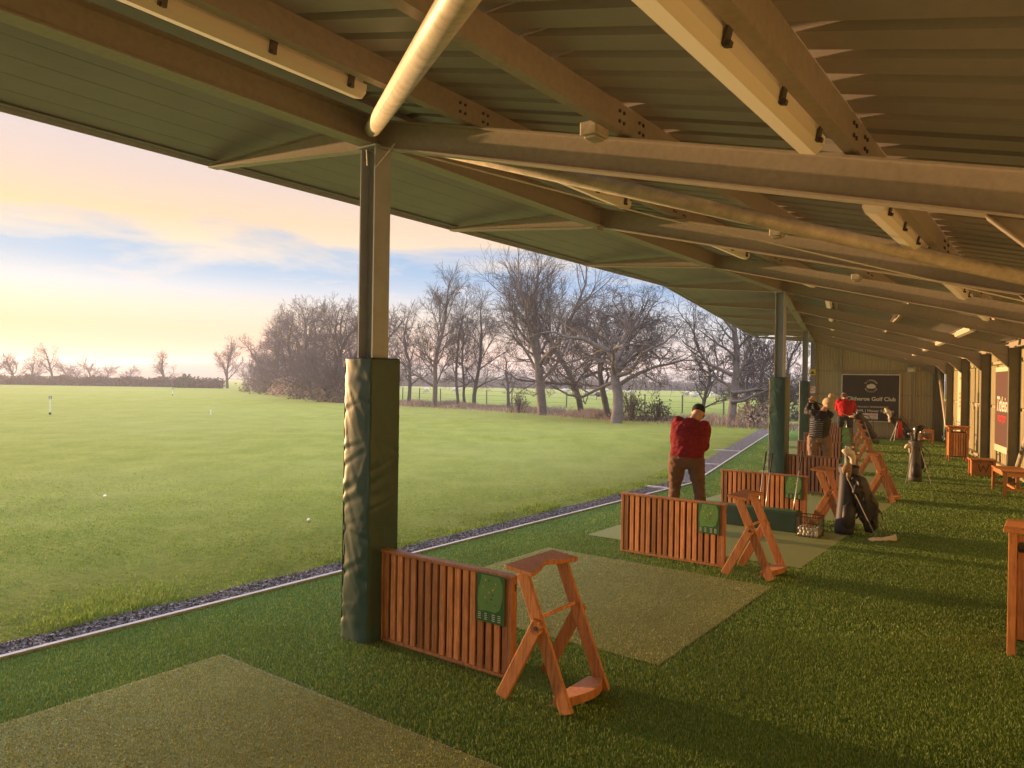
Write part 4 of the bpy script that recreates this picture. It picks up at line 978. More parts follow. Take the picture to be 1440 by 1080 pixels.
# golfer in the dark red sweater, bent over the ball, seen from behind
def cap(mat,peak=True):
    def f(r,P,B3):
        m=MB(); m.ball(P(0,-.004,.028),(.086,.106,.088),18,12,M=B3); 
        if peak: m.loft([P(0,.07,.045),P(0,.13,.035),P(0,.17,.02)],[(.07,.010),(.062,.008),(.03,.005)],tuple(B3@Vector((1,0,0))),12)
        m.build('cap',mat,r,smooth=True)
    return f
J=dict(hipL=(-.115,-.02,.90),hipR=(.095,-.02,.90),knL=(-.15,.05,.50),knR=(.155,.05,.50),anL=(-.19,-.01,.075),anR=(.18,-.01,.075),
 shL=(-.135,.21,1.365),shR=(.215,.20,1.315),elL=(-.165,.36,1.14),elR=(.215,.32,1.04),wrL=(.02,.52,.88),wrR=(.07,.49,.84),head=(.125,.37,1.47),face=(.1,.75,-.62),up=(.12,.6,.75),
 hdL=(.25,.3,-.9),pnL=(1,0,.2),hdR=(.1,.3,-.9),pnR=(-1,0,.2),curl=1.1)
g1=s1(.20,5.15,.016); r,o=figure((g1.x,g1.y,.016),-.25,J,'sweater',M['sw_red'],M['trs_brown'],cap(M['capk']),'golfer in dark red sweater, brown trousers and black cap bending over the ball',waist=.20,chest=.24)
rt=Matrix.Translation((g1.x,g1.y,.016))@Matrix.Rotation(-.25,4,'Z')
o=club(rt@Vector((.035,.50,.92)),rt@Vector((.26,.80,.03)),headdir=(1,0,0)); tag(o,'golf club held low by the golfer in the dark red sweater','golf club')
# golfer in the black quilted jacket, arms up at the end of the swing
def knit(r,P,B3):
    m=MB(); m.ball(P(0,-.010,.030),(.098,.118,.100),18,12,M=B3); m.ball(P(0,-.02,-.04),(.088,.085,.06),14,8,M=B3); m.build('knit_hat',M['beige_knit'],r,smooth=True)
    m=MB(); m.ball(P(.03,-.05,.150),(.058,.058,.056),12,9,M=B3)
    for i,v in enumerate(m.v): m.v[i]=tuple(Vector(v)+Vector((1,1,1))*noise.noise(Vector(v)*60)*.012)
    m.build('pompom',M['beige_knit'],r,smooth=True)
J=dict(hipL=(-.10,0,.86),hipR=(.10,.0,.86),knL=(-.125,.04,.48),knR=(.15,.07,.48),anL=(-.15,0,.075),anR=(.20,.03,.075),
 shL=(-.13,.02,1.33),shR=(.20,.05,1.30),elL=(-.24,.20,1.30),elR=(-.02,.30,1.34),wrL=(-.17,.17,1.52),wrR=(-.09,.20,1.53),head=(.15,.08,1.50),face=(-.75,.6,-.1),up=(.15,0,1),
 hdL=(.4,.0,.85),pnL=(.3,-1,0),hdR=(-.3,-.1,.9),pnR=(.3,-1,0),curl=1.0)
g2=s2(.62,1.55,.016)
r,o=figure((g2.x,g2.y,.016),-.38,J,'quilted_jacket',M['quilt'],M['trs_tan'],knit,'golfer in black quilted jacket, tan trousers and beige bobble hat with raised arms',waist=.165,chest=.185)
m=MB(); pel=Vector((-.03,-.005,.92)); shc=Vector((-.02,0,1.22))   # pale quilted panel on the back, left side
nx,ny=10,16; vs=[];fs=[]
for j in range(ny+1):
    for i in range(nx+1):
        f=i/nx;g=j/ny; x=-.185+.235*f+.02*g; z=.86+.36*g; cx=.035*g; w=.185; y=-math.sqrt(max(.0004,1-((x-cx)/(w+.03))**2))*.150-.018+.045*g; vs.append((x,y,z+.010*math.sin(f*3)))
for j in range(ny):
    for i in range(nx): a=j*(nx+1)+i; fs.append((a,a+1,a+nx+2,a+nx+1))
k=len(vs); vs+=[(x,y+.02,z) for x,y,z in vs]; fs+=[tuple(q+k for q in f[::-1]) for f in fs]; m.add(vs,fs)
rt=Matrix.Translation((g2.x,g2.y,.016))@Matrix.Rotation(-.38,4,'Z')
q=m.build('striped_panel',M['quilt_back'],r,smooth=True)
o=club(rt@Vector((-.14,.16,1.56)),rt@Vector((.55,.55,1.25)),headdir=(1,0,0)); tag(o,'golf club swung behind the head of the golfer in the black jacket','golf club')
# man in bright red near the sign wall
def short_hair(r,P,B3):
    m=MB(); m.ball(P(0,-.030,-.012),(.080,.074,.068),16,10,M=B3); m.build('hair',M['hair'],r,smooth=True)
J=dict(hipL=(-.11,-.02,.92),hipR=(.11,-.02,.92),knL=(-.15,.05,.50),knR=(.15,.05,.50),anL=(-.18,0,.075),anR=(.18,0,.075),
 shL=(-.20,.12,1.42),shR=(.20,.14,1.38),elL=(-.25,.24,1.12),elR=(.26,.24,1.12),wrL=(-.03,.44,.95),wrR=(.04,.43,.92),head=(-.05,.22,1.56),face=(.1,.85,-.45),up=(.0,.45,.85),
 hdL=(.2,.3,-.9),pnL=(1,0,.2),hdR=(0,.3,-.9),pnR=(-1,0,.2),curl=1.1)
g3=s2(1.12,11.2,.016); r,o=figure((g3.x,g3.y,.016),-.42,J,'red_shirt',M['polo'],M['trs_dark'],short_hair,'balding man in a bright red long-sleeved shirt in front of the club sign',waist=.19,chest=.225)
rt=Matrix.Translation((g3.x,g3.y,.016))@Matrix.Rotation(-.42,4,'Z'); o=club(rt@Vector((0,.42,.99)),rt@Vector((.1,.85,.03)),headdir=(1,0,0)); tag(o,'golf club held by the man in bright red','golf club')
# ------------------------------------------------------------------ trees
def tree_geo(seed,h,spread,tr,levels=5,kids=(7,6,6,5,4),lean=(0,0),fork=.28,up=.35,gnarl=.18,minr=.0075,nseg=(6,5,4,3,2,2),twig=1.0,lenf=(.62,.56,.55,.55,.6),limbs=None):
    rn=random.Random(seed); segs=([],[])  # (p0,p1,r0,r1,n) thick/thin
    def perp(d):
        a=Vector((rn.gauss(0,1),rn.gauss(0,1),rn.gauss(0,1))); a=a-d*a.dot(d)
        return a.normalized()
    def br(p,d,L,r,lv):
        n=nseg[min(lv,len(nseg)-1)]; pts=[p];rs=[r]; dd=d.copy()
        for i in range(n):
            g=gnarl*(1+.25*lv)
            dd=(dd+Vector((rn.gauss(0,g),rn.gauss(0,g),rn.gauss(0,g*.8)))+Vector((0,0,up*(.12 if lv else .3)))).normalized()
            if pts[-1].z<1.2 and lv>0 and dd.z<0: dd.z=abs(dd.z)
            p=p+dd*(L/n); pts.append(p); rs.append(max(minr*.75,r*(1-.62*(i+1)/n) if lv else r*(1-.45*(i+1)/n)))
        segs[0 if (lv<=1 or r>max(.035,minr*1.5)) else 1].append((pts,rs,8 if lv==0 else (6 if lv==1 else (4 if lv==2 else 3))))
        if lv>=levels: return
        k=kids[min(lv,len(kids)-1)]
        for c in range(k):
            if lv==0:
                f=fork+(1-fork)*((c+.3*rn.random())/k); 
            else: f=.22+.78*((c+rn.random())/k)
            f=min(f,.999); q=f*n; i=int(q); t=q-i; pp=pts[i].lerp(pts[i+1],t); rr=rs[i]+(rs[i+1]-rs[i])*t
            base=(pts[i+1]-pts[i]).normalized()
            ang=rn.uniform(.45,1.0) if lv else rn.uniform(.5,1.15)*(1.1-.55*(f-fork)/(1-fork+1e-6))
            if lv==0:
                az=c*2.4+rn.uniform(-.4,.4); side=Vector((math.cos(az),math.sin(az),.05)); side=(side-base*side.dot(base)).normalized()
            else: side=perp(base)
            nd=(base*math.cos(ang)+side*math.sin(ang)).normalized()
            ll=L*lenf[min(lv,len(lenf)-1)]*rn.uniform(.7,1.15)*(spread if lv==0 else 1)*(1.0-.3*(f if lv==0 else 0))
            br(pp,nd,ll,max(minr,rr*(.46 if lv==0 else .52)),lv+1)
        # leader continues
        if lv<levels: br(pts[-1],dd,L*.42,max(minr,rs[-1]*.9),lv+1)
    d0=Vector((lean[0],lean[1],1)).normalized(); br(Vector((0,0,-.05)),d0,h*.62,tr,0)
    if limbs:
        for (z,dv,L,r) in limbs: br(Vector((lean[0]*z,lean[1]*z,z)),Vector(dv).normalized(),L,r,1)
    return segs
def seg_mesh(segs,name,mat,parent):
    V=[];Fq=[];o=0
    for pts,rs,n in segs:
        k=len(pts); P=np.array([tuple(p) for p in pts]); D=np.empty_like(P); D[1:-1]=P[2:]-P[:-2]; D[0]=P[1]-P[0]; D[-1]=P[-1]-P[-2]; D/=np.linalg.norm(D,axis=1)[:,None]+1e-9
        ref=np.array([0.,0,1]) if abs(D[0][2])<.9 else np.array([1.,0,0]); X=ref-D*(D@ref)[:,None]; X/=np.linalg.norm(X,axis=1)[:,None]+1e-9; Y=np.cross(D,X)
        a=np.arange(n)*2*np.pi/n; R_=np.array(rs)[:,None,None]
        ring=P[:,None,:]+(X[:,None,:]*np.cos(a)[None,:,None]+Y[:,None,:]*np.sin(a)[None,:,None])*R_
        V.append(ring.reshape(-1,3)); i=np.arange(k-1)[:,None]*n; j=np.arange(n)[None,:]; j2=(j+1)%n
        Fq.append(np.stack([i+j,i+j2,i+n+j2,i+n+j],-1).reshape(-1,4)+o); o+=k*n
    return rawmesh(name,np.concatenate(V),np.concatenate(Fq),mat,parent,smooth=True)
def make_tree(seed,h,label=None,mat='bark',trunkflare=True,rz=0,loc=(0,0),group=None,**kw):
    segs=tree_geo(seed,h,**kw); r=empty('bare_tree',(loc[0],loc[1],0),rz)
    seg_mesh(segs[0],'trunk',M[mat],r); seg_mesh(segs[1],'crown',M['twig'],r)
    # root flare
    if label: tag(r,label,'tree',group)
    return r
def at(px,py):
    hor=536.5+(px-720)*.016; D=1040*CAMZ/(py-hor); return ((px-720)/1040*D,D)
def atD(px,D): return ((px-720)/1040*D,D)
GT='bare trees along the edge of the range'
make_tree(11,9.6,'tall forked bare tree with a pale trunk, left of the gnarled one',loc=at(764,584),spread=.95,tr=.27,kids=(9,7,6,6),levels=4,fork=.30,up=.55,gnarl=.10,group=GT,lenf=(.72,.56,.55,.55),limbs=[(2.3,(-.55,0,1),5.0,.15),(2.8,(.5,.2,1),5.2,.15)])
make_tree(28,6.9,'gnarled spreading oak with a kinked thick trunk and heavy twisted limbs',loc=at(867,595),spread=1.25,tr=.28,kids=(10,8,7,6),levels=4,fork=.42,up=.10,gnarl=.26,lean=(.02,0),group=GT,lenf=(.72,.56,.55,.55),limbs=[(2.6,(1,.1,.45),4.2,.14),(2.9,(-.8,.1,.8),3.4,.14),(2.2,(.9,-.3,.15),3.0,.12),(3.0,(.3,0,1),3.2,.14)])
make_tree(35,9.0,'bare tree standing between the forked tree and the gnarled oak',loc=at(819,584),mat='barkdark',spread=.95,tr=.18,kids=(10,8,7,5),levels=4,fork=.3,up=.4,gnarl=.14,group=GT,limbs=[(1.6,(-1,.2,.25),3.6,.10),(2.1,(1,.2,.4),3.4,.10)])
make_tree(44,7.5,'dark trunk tree standing close behind the gnarled oak',loc=at(856,589),mat='barkdark',spread=.9,tr=.18,kids=(9,7,6,5),levels=4,fork=.35,up=.3,gnarl=.18,group=GT)
make_tree(51,8.6,'slender dark tree right of the thin-stemmed cluster',loc=at(667,573),mat='barkdark',spread=.75,tr=.15,kids=(10,7,7,5),levels=4,fork=.25,up=.45,gnarl=.10,group=GT)
make_tree(62,9.6,'tall fan-shaped bare tree just right of the padded front post',loc=at(611,573),spread=.85,tr=.18,kids=(11,8,7,5),levels=4,fork=.25,up=.5,gnarl=.11,group=GT,limbs=[(1.4,(-1,0,.5),3.0,.09)])
make_tree(63,8.4,'slim bare tree left of the slender dark one',loc=at(645,574),mat='barkdark',spread=.6,tr=.11,kids=(9,7,6,4),levels=4,fork=.25,up=.5,gnarl=.12,group=GT)
make_tree(64,8.0,'slim bare tree between the fan-shaped tree and the slim ones',loc=at(655,572),mat='barkdark',spread=.55,tr=.10,kids=(9,7,6,4),levels=4,fork=.25,up=.5,gnarl=.12,group=GT)
make_tree(71,4.4,'small thin young tree left of the forked tree trunk',loc=at(716,577),mat='barkdark',spread=.6,tr=.12,kids=(6,5,4),levels=3,fork=.4,up=.6,gnarl=.14,group=GT)
make_tree(82,8.6,'thick straight trunked tree half hidden by the roof edge on the right',loc=at(1027,600),spread=.8,tr=.20,kids=(9,7,6,5),levels=4,fork=.2,up=.25,gnarl=.14,lean=(.04,0),group=GT,limbs=[(1.5,(1,0,.15),2.8,.09),(2.3,(-1,.2,.5),3.0,.09),(1.1,(.8,-.2,-.05),2.4,.08),(4.2,(-.8,0,.7),2.6,.07)])
make_tree(91,8.0,'bare tree partly behind the big front post',loc=at(575,569),mat='barkdark',spread=.8,tr=.15,kids=(10,7,6,5),levels=4,fork=.25,up=.4,gnarl=.13,group=GT)
make_tree(92,8.2,'bare tree behind the right edge of the front post',loc=at(548,567),mat='barkdark',spread=.8,tr=.15,kids=(10,7,6,5),levels=4,fork=.2,up=.4,gnarl=.13,group=GT)
for i,(px,D,h,lab) in enumerate(((1075,42,5.5,'small tangled tree left of the middle padded post'),(1107,46,6.5,'tangled bare tree between the middle and far padded posts'),(1135,50,6.5,'tangled bare tree behind the corner of the shelter'),(1050,50,5.0,'low tangled tree right of the thick straight trunk'),(985,47,4.6,'low tangled tree behind the golfer in the dark red sweater'))):
    make_tree(100+i,h,lab,mat='barkdark',loc=atD(px,D),spread=1.1,tr=.14,kids=(8,6,5,4),levels=4,fork=.12,up=.3,gnarl=.2,minr=.012,group=GT)
# the wood on the left: two builds, many copies
wp=[]
for sd,h in ((201,9.2),(202,8.4),(203,9.6)):
    wp.append((h,make_tree(sd,h,mat='barkdark',spread=.95,tr=.19,kids=(8,6,5,4),levels=4,fork=.12,up=.35,gnarl=.15,minr=.011,limbs=[(.8,(-1,0,.5),3.0,.07),(1.0,(1,.3,.5),3.0,.07),(.9,(0,-1,.6),2.6,.07)])))
wood=[(477,566,8.4),(458,565,8.6),(440,562,9.0),(425,560,9.4),(409,557,9.2),(396,555,8.8),(385,553,8.8),(374,551,8.0),(366,550,7.0),(358,548,5.6),(432,556,10.5),(468,560,9.8),(447,555,10.8),(492,565,8.6),(405,552,10.6),(391,549,9.5),(512,566,8.5)]
wl=['bare tree at the right end of the left-hand wood, next to the padded post','bare tree near the right end of the left-hand wood','third bare tree from the right in the front of the wood','tall bare tree in the middle front of the wood','tallest front tree of the wood','bare tree left of the middle of the wood','bare tree well left in the front of the wood','bare tree toward the left end of the wood','second tree from the left end of the wood','shorter bare tree at the left tip of the wood','tree in the back row of the wood, left of its middle','back row tree near the padded post side of the wood','tall back row tree at the middle of the wood','tree of the wood half hidden behind the padded post','back row tree showing highest over the left part of the wood','back row tree at the left part of the wood','tree of the wood seen past the left edge of the front post']
used=set()
for i,(px,py,h) in enumerate(wood):
    hh,src=wp[i%3]; o=src if (i%3) not in used else copy_tree(src); used.add(i%3); x,y=at(px,py); o.location=(x,y,0); s=h/hh; o.scale=(s,s,s); o.rotation_euler=(0,0,i*1.7); tag(o,wl[i],'tree','trees of the left-hand wood')
# single trees far left
fl=[(72,540.5,7.8,'broad bare tree standing in the far hedge at the left',1.15),(235,544,6.6,'leaning bare tree in the middle of the far hedge',.95),(320,546,8.6,'tall rounded bare tree standing alone left of the wood',.85),(18,540.5,5.6,'low bare tree at the far left edge of the hedge',1.2),(40,540,5.2,'low bare tree just left of the broad one in the far hedge',1.2)]
for i,(px,py,h,lab,sp) in enumerate(fl):
    make_tree(331+i,h,lab,mat='barkdark',loc=at(px,py),spread=sp,tr=.24,kids=((11,6,5,4) if i==2 else (8,5,5,3)),levels=4,fork=.24,up=(.7 if i==2 else .28),gnarl=(.08 if i==2 else .17),minr=.013,lean=((-.30,0) if i==1 else (0,0)),group='single bare trees on the far boundary')
# distant trees in haze beyond the hedges
dp=make_tree(401,7.0,mat='barkdark',spread=1.2,tr=.25,kids=(8,6,5),levels=3,fork=.15,up=.3,gnarl=.18,minr=.04)
dist=[(110,170),(130,175),(150,190),(178,180),(-8,165),(96,190),(345,190),(560,230),(600,240),(640,230),(690,240),(735,235),(775,240),(815,245),(840,250),(905,235),(935,240),(965,235),(1010,240),(1045,235),(1080,235),(1118,235)]
for i,(px,D) in enumerate(dist):
    o=dp if i==0 else copy_tree(dp); x,y=atD(px,D); s=.62+.35*((i*37)%10)/10; o.location=(x,y,0); o.scale=(s*1.15,s*1.15,s); o.rotation_euler=(0,0,i*1.3)
    tag(o,'faint hazy bare tree far beyond the hedges','tree','faint distant trees')
# ------------------------------------------------------------------ leaf-cloud hedges and bushes
def cloud(name,fn,k,size,mat,parent=None):
    """k leaf clumps at points from fn"""
    P=fn(k); k=len(P); a=rng.normal(size=(k,3)); a/=np.linalg.norm(a,axis=1)[:,None]; b=np.cross(a,rng.normal(size=(k,3))); b/=np.linalg.norm(b,axis=1)[:,None]; s=(size*rng.uniform(.5,1.4,k))[:,None]
    V=np.stack([P-a*s,P+b*s*.5,P+a*s,P-b*s*.5],1); f=np.arange(k*4).reshape(k,4); return rawmesh(name,V.reshape(-1,3),f,mat,parent)
def hedge(px0,px1,D0,D1,h,w,k,label,mat='hedge',size=.22,name='hedge'):
    a=Vector((*atD(px0,D0),0)); b=Vector((*atD(px1,D1),0)); 
    def fn(n):
        f=rng.uniform(0,1,n); x=a.x+(b.x-a.x)*f; y=a.y+(b.y-a.y)*f; hh=h*(1+.14*np.sin(f*47)+.10*np.sin(f*131+1)+.08*np.sin(f*290)); 
        t=rng.uniform(0,1,n)**.6; ang=rng.uniform(0,2*np.pi,n); return np.stack([x+np.cos(ang)*w*rng.uniform(.3,1,n)*.5,y+np.sin(ang)*w*.5,t*hh],1)
    r=empty(name,tuple(a.lerp(b,.5))); o=cloud('foliage',fn,k,size,M[mat]); o.data.transform(Matrix.Translation(-r.location)); o.parent=r
    # twiggy core
    m=MB(); d=(b-a); L=d.length; d.normalize(); s=Vector((-d.y,d.x,0)); n=int(L/1.2); pr=[]
    for i in range(n+1):
        c=a+d*(L*i/n)-r.location; hh=h*(.80+.10*noise.noise(Vector((i*.9,0,0)))); pr.append([c-s*w*.35,c+s*w*.35,c+s*w*.25+Vector((0,0,hh)),c-s*w*.25+Vector((0,0,hh))])
    vs=[v for q in pr for v in q]; fs=[]
    for i in range(n):
        for j in range(4): fs.append((i*4+j,i*4+(j+1)%4,i*4+4+(j+1)%4,i*4+4+j))
    fs+=[(0,1,2,3),(n*4,n*4+3,n*4+2,n*4+1)]; m.add(vs,fs); m.build('core',M['barkdark'],r)
    tag(r,label,'hedge'); return r
hedge(-120,243,121,124,1.45,1.4,9000,'long trimmed dark hedge across the far left edge of the range')
hedge(246,312,120,119,1.35,1.4,2500,'short trimmed hedge right of the gap in the far hedge')
hedge(540,900,215,205,2.2,2.5,8000,'dark hedge far behind the sheep field, left half',size=.5)
hedge(880,1240,205,215,2.2,2.5,8000,'dark hedge far behind the sheep field, right half',size=.5)
def bush(px,D,h,w,k,label,mat='hedge',size=.09,cat='bush',name='bush'):
    x0,y0=atD(px,D)
    def fn(n):
        v=rng.normal(size=(n,3)); v/=np.linalg.norm(v,axis=1)[:,None]; rr=rng.uniform(.45,1,n)**.5; lump=1+.28*np.sin(v[:,0]*7+px)*np.cos(v[:,2]*6+v[:,1]*5); v*= (rr*lump)[:,None]; return np.stack([v[:,0]*w/2,v[:,1]*w/2,np.abs(v[:,2])*h],1)
    r=empty(name,(x0,y0,0)); cloud('foliage',fn,k,size,M[mat],r)
    m=MB(); rn=random.Random(int(px))
    for i in range(26):
        a=rn.uniform(0,6.28); q=Vector((math.cos(a)*w*.4*rn.random(),math.sin(a)*w*.4*rn.random(),h*rn.uniform(.6,1.0))); m.tube([(q.x*.1,q.y*.1,0),tuple(q*.5+Vector((0,0,.05))),tuple(q)],[.03,.02,.008],4)
    m.build('stems',M['barkdark'],r); tag(r,label,cat); return r
bush(261,119,2.0,3.0,1500,'small round evergreen bush standing above the far hedge','evergreen',.2)
bush(888,37,1.5,1.9,1300,'dark scrubby bush to the right of the gnarled oak trunk','hedge',.055)
bush(612+120-1,44,1.2,1.4,700,'thin pale shrub at the fence left of the forked tree','hedge',.05)
bush(925,37,1.1,1.8,900,'loose low shrub between the oak and the red-sweatered golfer','hedge',.06)
bush(1098,40,2.4,3.2,2600,'leafy bush beyond the range between the padded posts','hedge',.09)
bush(1060,33,1.1,2.0,900,'bramble bush left of the middle padded post','bracken',.07)
for i,(px,D,h,w) in enumerate(((470,60,2.6,4),(445,66,3.0,5),(418,74,3.2,5.5),(395,82,3.2,6),(372,93,3.0,6),(362,100,2.0,4),(500,58,2.4,4))):
    bush(px,D,h*.8,w,1300,['undergrowth at the foot of the wood next to the padded post','undergrowth under the right part of the wood','undergrowth under the middle of the wood','undergrowth under the left-middle of the wood','undergrowth near the left end of the wood','undergrowth at the left tip of the wood','undergrowth of the wood hidden partly by the front post'][i],'bracken' if i%3==2 else 'hedge',.13)
# strip of dead bracken and rough grass under the trees
cl=[(-26,95),(-14,64),(-6,53),(1.8,45),(5.5,38.5),(9.5,35.5),(13,31.5),(17,29.5),(24,27)]
def strippts(k,w0,hmax):
    c=np.array(cl,float); L=np.r_[0,np.cumsum(np.hypot(*np.diff(c,axis=0).T))]; s=rng.uniform(0,L[-1],k); x=np.interp(s,L,c[:,0]); y=np.interp(s,L,c[:,1]); t=rng.normal(0,w0,k)
    return x+t*.4,y+t*.9+.6
x,y=strippts(52000,1.3,1); 
patch=np.array([noise.noise(Vector((a*.35,b*.35,0))) for a,b in zip(x,y)])
v,f=blades('',lambda q:(x,y,np.clip(.6+patch*1.5,.12,1.7)),0,.36,.03,None,None,z=0,lean=1.0)
o=rawmesh('bracken',v,f,M['bracken']); tag(o,'brown dead bracken and brambles under the trees','undergrowth',kind='stuff')
# ------------------------------------------------------------------ fence with sheep behind
fp=[(-22,95),(-8,64),(4,54),(9,50),(15,43),(22,38),(32,34)]
r=empty('wire_fence',(4,54,0)); pts=[]
for (a,b) in zip(fp,fp[1:]):
    A=Vector((*a,0));Bv=Vector((*b,0)); n=int((Bv-A).length/2.6)
    for i in range(n): pts.append(A.lerp(Bv,i/n))
for i,p in enumerate(pts):
    m=MB(); m.tube([(0,0,0),(.02*math.sin(i*3),0,1.15)],.05,6); o=m.build('fence_post',M['bark'],r); o.location=p-r.location
m=MB()
for z in (.35,.7,1.05):
    m.tube([p-r.location+Vector((0,0,z)) for p in pts],.008,3)
m.build('wire',M['barkdark'],r); tag(r,'thin wire fence on wooden posts behind the trees','fence')
# ------------------------------------------------------------------ sheep
def make_sheep(face,grazing=True):
    r=empty('sheep'); m=MB()
    m.loft([(-.52,0,.62),(-.42,0,.64),(-.15,0,.62),(.15,0,.62),(.38,0,.65),(.48,0,.66)],[(.08,.10),(.20,.24),(.235,.27),(.225,.26),(.19,.22),(.10,.12)],(0,1,0),14)
    hx,hz=(.74,.28) if grazing else (.72,.88)
    m.loft([(.40,0,.68),(.58,0,(.68+hz)/2),(hx,0,hz)],[(.13,.16),(.09,.11),(.07,.08)],(0,1,0),10)
    m.loft([(hx-.03,0,hz+.04),(hx+.06,0,hz-.03),(hx+.16,0,hz-.12)],[(.07,.08),(.06,.07),(.035,.035)],(0,1,0),10)
    for s in (-1,1): 
        m.ball((hx-.02,s*.10,hz+.05),(.03,.06,.015),8,5)
        m.tube([(.34,s*.11,.50),(.36,s*.11,.27),(.33,s*.11,.22),(.34,s*.11,0)],[.06,.035,.03,.028],7)
        m.tube([(-.34,s*.12,.52),(-.30,s*.12,.36),(-.40,s*.12,.24),(-.37,s*.12,0)],[.085,.05,.03,.028],7)
    m.tube([(-.50,0,.68),(-.58,0,.60),(-.57,0,.42)],[.05,.045,.02],7)
    remeshed(m,'body',M['wool'] if not face else M['darkface'],r,.03,2); return r
s0=make_sheep(False); s1_=make_sheep(True); s2_=make_sheep(False,False)
shp=[(795,553,0),(809,558,2),(833,560,0),(844,561,1),(852,552,0),(824,556,0),(1010,561,0),(1042,561,0),(1056,562,2),(968,559,0),(977,561,2),(1000,558,0),(642,552,0),(600,553,0),(1122,560,0),(885,556,0)]
usd=set()
for i,(px,py,k) in enumerate(shp):
    src=(s0,s1_,s2_)[k]; o=src if k not in usd else copy_tree(src); usd.add(k); x,y=at(px,py+1.5); o.location=(x,y,0); o.rotation_euler=(0,0,(i*2.1)%6.28 if i%2 else (0 if i%4 else 3.1)); 
    tag(o,'white sheep grazing in the field beyond the fence' if k==0 else ('black sheep among the white ones beyond the fence' if k==1 else 'white sheep standing with raised head beyond the fence'),'sheep','sheep in the far field')
# ------------------------------------------------------------------ markers on the range
def flag(loc,h,label,col):
    r=empty('range_marker',loc); m=MB(); m.tube([(0,0,0),(0,0,h)],.018,8); m.build('pole',M['ink_white'],r); m=MB(); m.box(-.07,.07,-.01,.01,h-.16,h); bevel(m.build('plate',M[col],r),.01); m=MB(); m.tube([(0,0,0),(0,0,.1)],.05,8); m.build('socket',M['black'],r); tag(r,label,'marker','distance markers on the range')
x,y=at(71,583); flag((x,y,0),.86,'nearest distance marker post standing in the grass at the left','strap_grey')
x,y=at(243,556); flag((x,y,0),.7,'small distance marker far out below the leaning tree','strap_grey')
x,y=at(297,583); m=MB(); m.box(-.02,.02,-.02,.02,0,.25); o=m.build('marker_peg',M['ink_white']); o.location=(x,y,0); tag(o,'tiny white peg out in the range grass','peg')
for px,py in ((437,734),(150,700)):
    x,y=at(px,py); o=bo.copy(); COL.objects.link(o); o.location=(x,y,.025); tag(o,'stray golf ball lying out in the range grass','golf ball','stray balls on the range')
# ------------------------------------------------------------------ hills
def hill(D0,px0,px1,pk,label,seed,depth=260):
    m=MB(); vs=[];fs=[]; nx,ny=70,8
    for i in range(nx+1):
        for j in range(ny+1):
            f=i/nx;g=j/ny; px=px0+(px1-px0)*f; D=D0+depth*g; x=(px-720)/1040*D; h=pk*(math.sin(math.pi*f)**.55)*math.sin(math.pi*min(1,g*.9+.02)/1.0)**.8*(1+.16*noise.noise(Vector((f*6+seed,g,0)))+.06*noise.noise(Vector((f*22+seed,g*3,0)))); vs.append((x,D,h-.3))
    for i in range(nx):
        for j in range(ny): a=i*(ny+1)+j; fs.append((a,a+1,a+ny+2,a+ny+1))
    m.add(vs,fs); o=m.build('hills',M['hill'],smooth=True); tag(o,kind='structure')
M['hill']=dirty('hill pasture',(.10,.12,.06),.95,0,.35,.01,0,coord='Object',sc2=.08)
hill(560,60,820,17.5,'',1); hill(610,-500,330,13,'',9); hill(610,600,1500,13,'',5)
# ------------------------------------------------------------------ sky, sun, haze, camera
SAZ,SEL=R(-58.5),R(3.3)
sd=Vector((math.sin(SAZ)*math.cos(SEL),math.cos(SAZ)*math.cos(SEL),math.sin(SEL)))
sun=bpy.data.lights.new('sun','SUN'); sun.energy=SUN_E; sun.angle=R(.6); sun.color=SUN_C; so=bpy.data.objects.new('sun',sun); COL.objects.link(so); so.rotation_euler=sd.to_track_quat('Z','Y').to_euler(); so.location=(-30,20,20)
w=bpy.data.worlds.new('World'); scene.world=w; w.use_nodes=True; nt=w.node_tree; nt.nodes.clear(); N=nt.nodes.new; Lk=nt.links.new
out=N('ShaderNodeOutputWorld'); bg=N('ShaderNodeBackground'); Lk(bg.outputs[0],out.inputs[0])
tc=N('ShaderNodeTexCoord'); sx=N('ShaderNodeSeparateXYZ'); Lk(tc.outputs['Generated'],sx.inputs[0])
def ramp(fac,st):
    r=N('ShaderNodeValToRGB'); Lk(fac,r.inputs[0]); e=r.color_ramp.elements
    while len(e)<len(st): e.new(.5)
    for i,(p,c) in enumerate(st): e[i].position=p; e[i].color=(*c,1)
    return r.outputs[0]
def mth(op,a,b=None,c=None):
    n=N('ShaderNodeMath'); n.operation=op
    for i,v in enumerate((a,b,c)):
        if v is None: continue
        if isinstance(v,(int,float)): n.inputs[i].default_value=v
        else: Lk(v,n.inputs[i])
    return n.outputs[0]
def mixc(f,a,b,mode='MIX'):
    n=N('ShaderNodeMix'); n.data_type='RGBA'; n.blend_type=mode
    for v,i in ((f,0),(a,6),(b,7)):
        if isinstance(v,(int,float)): n.inputs[i].default_value=v
        elif isinstance(v,tuple): n.inputs[i].default_value=(*v,1)
        else: Lk(v,n.inputs[i])
    return n.outputs[2]
z=sx.outputs['Z']
vd=N('ShaderNodeVectorMath'); vd.operation='DOT_PRODUCT'; Lk(tc.outputs['Generated'],vd.inputs[0]); vd.inputs[1].default_value=(math.sin(SAZ),math.cos(SAZ),0)
az=vd.outputs['Value']   # 1 toward the sun
east=mth('MULTIPLY_ADD',az,1.25,-.30); east.node.use_clamp=True
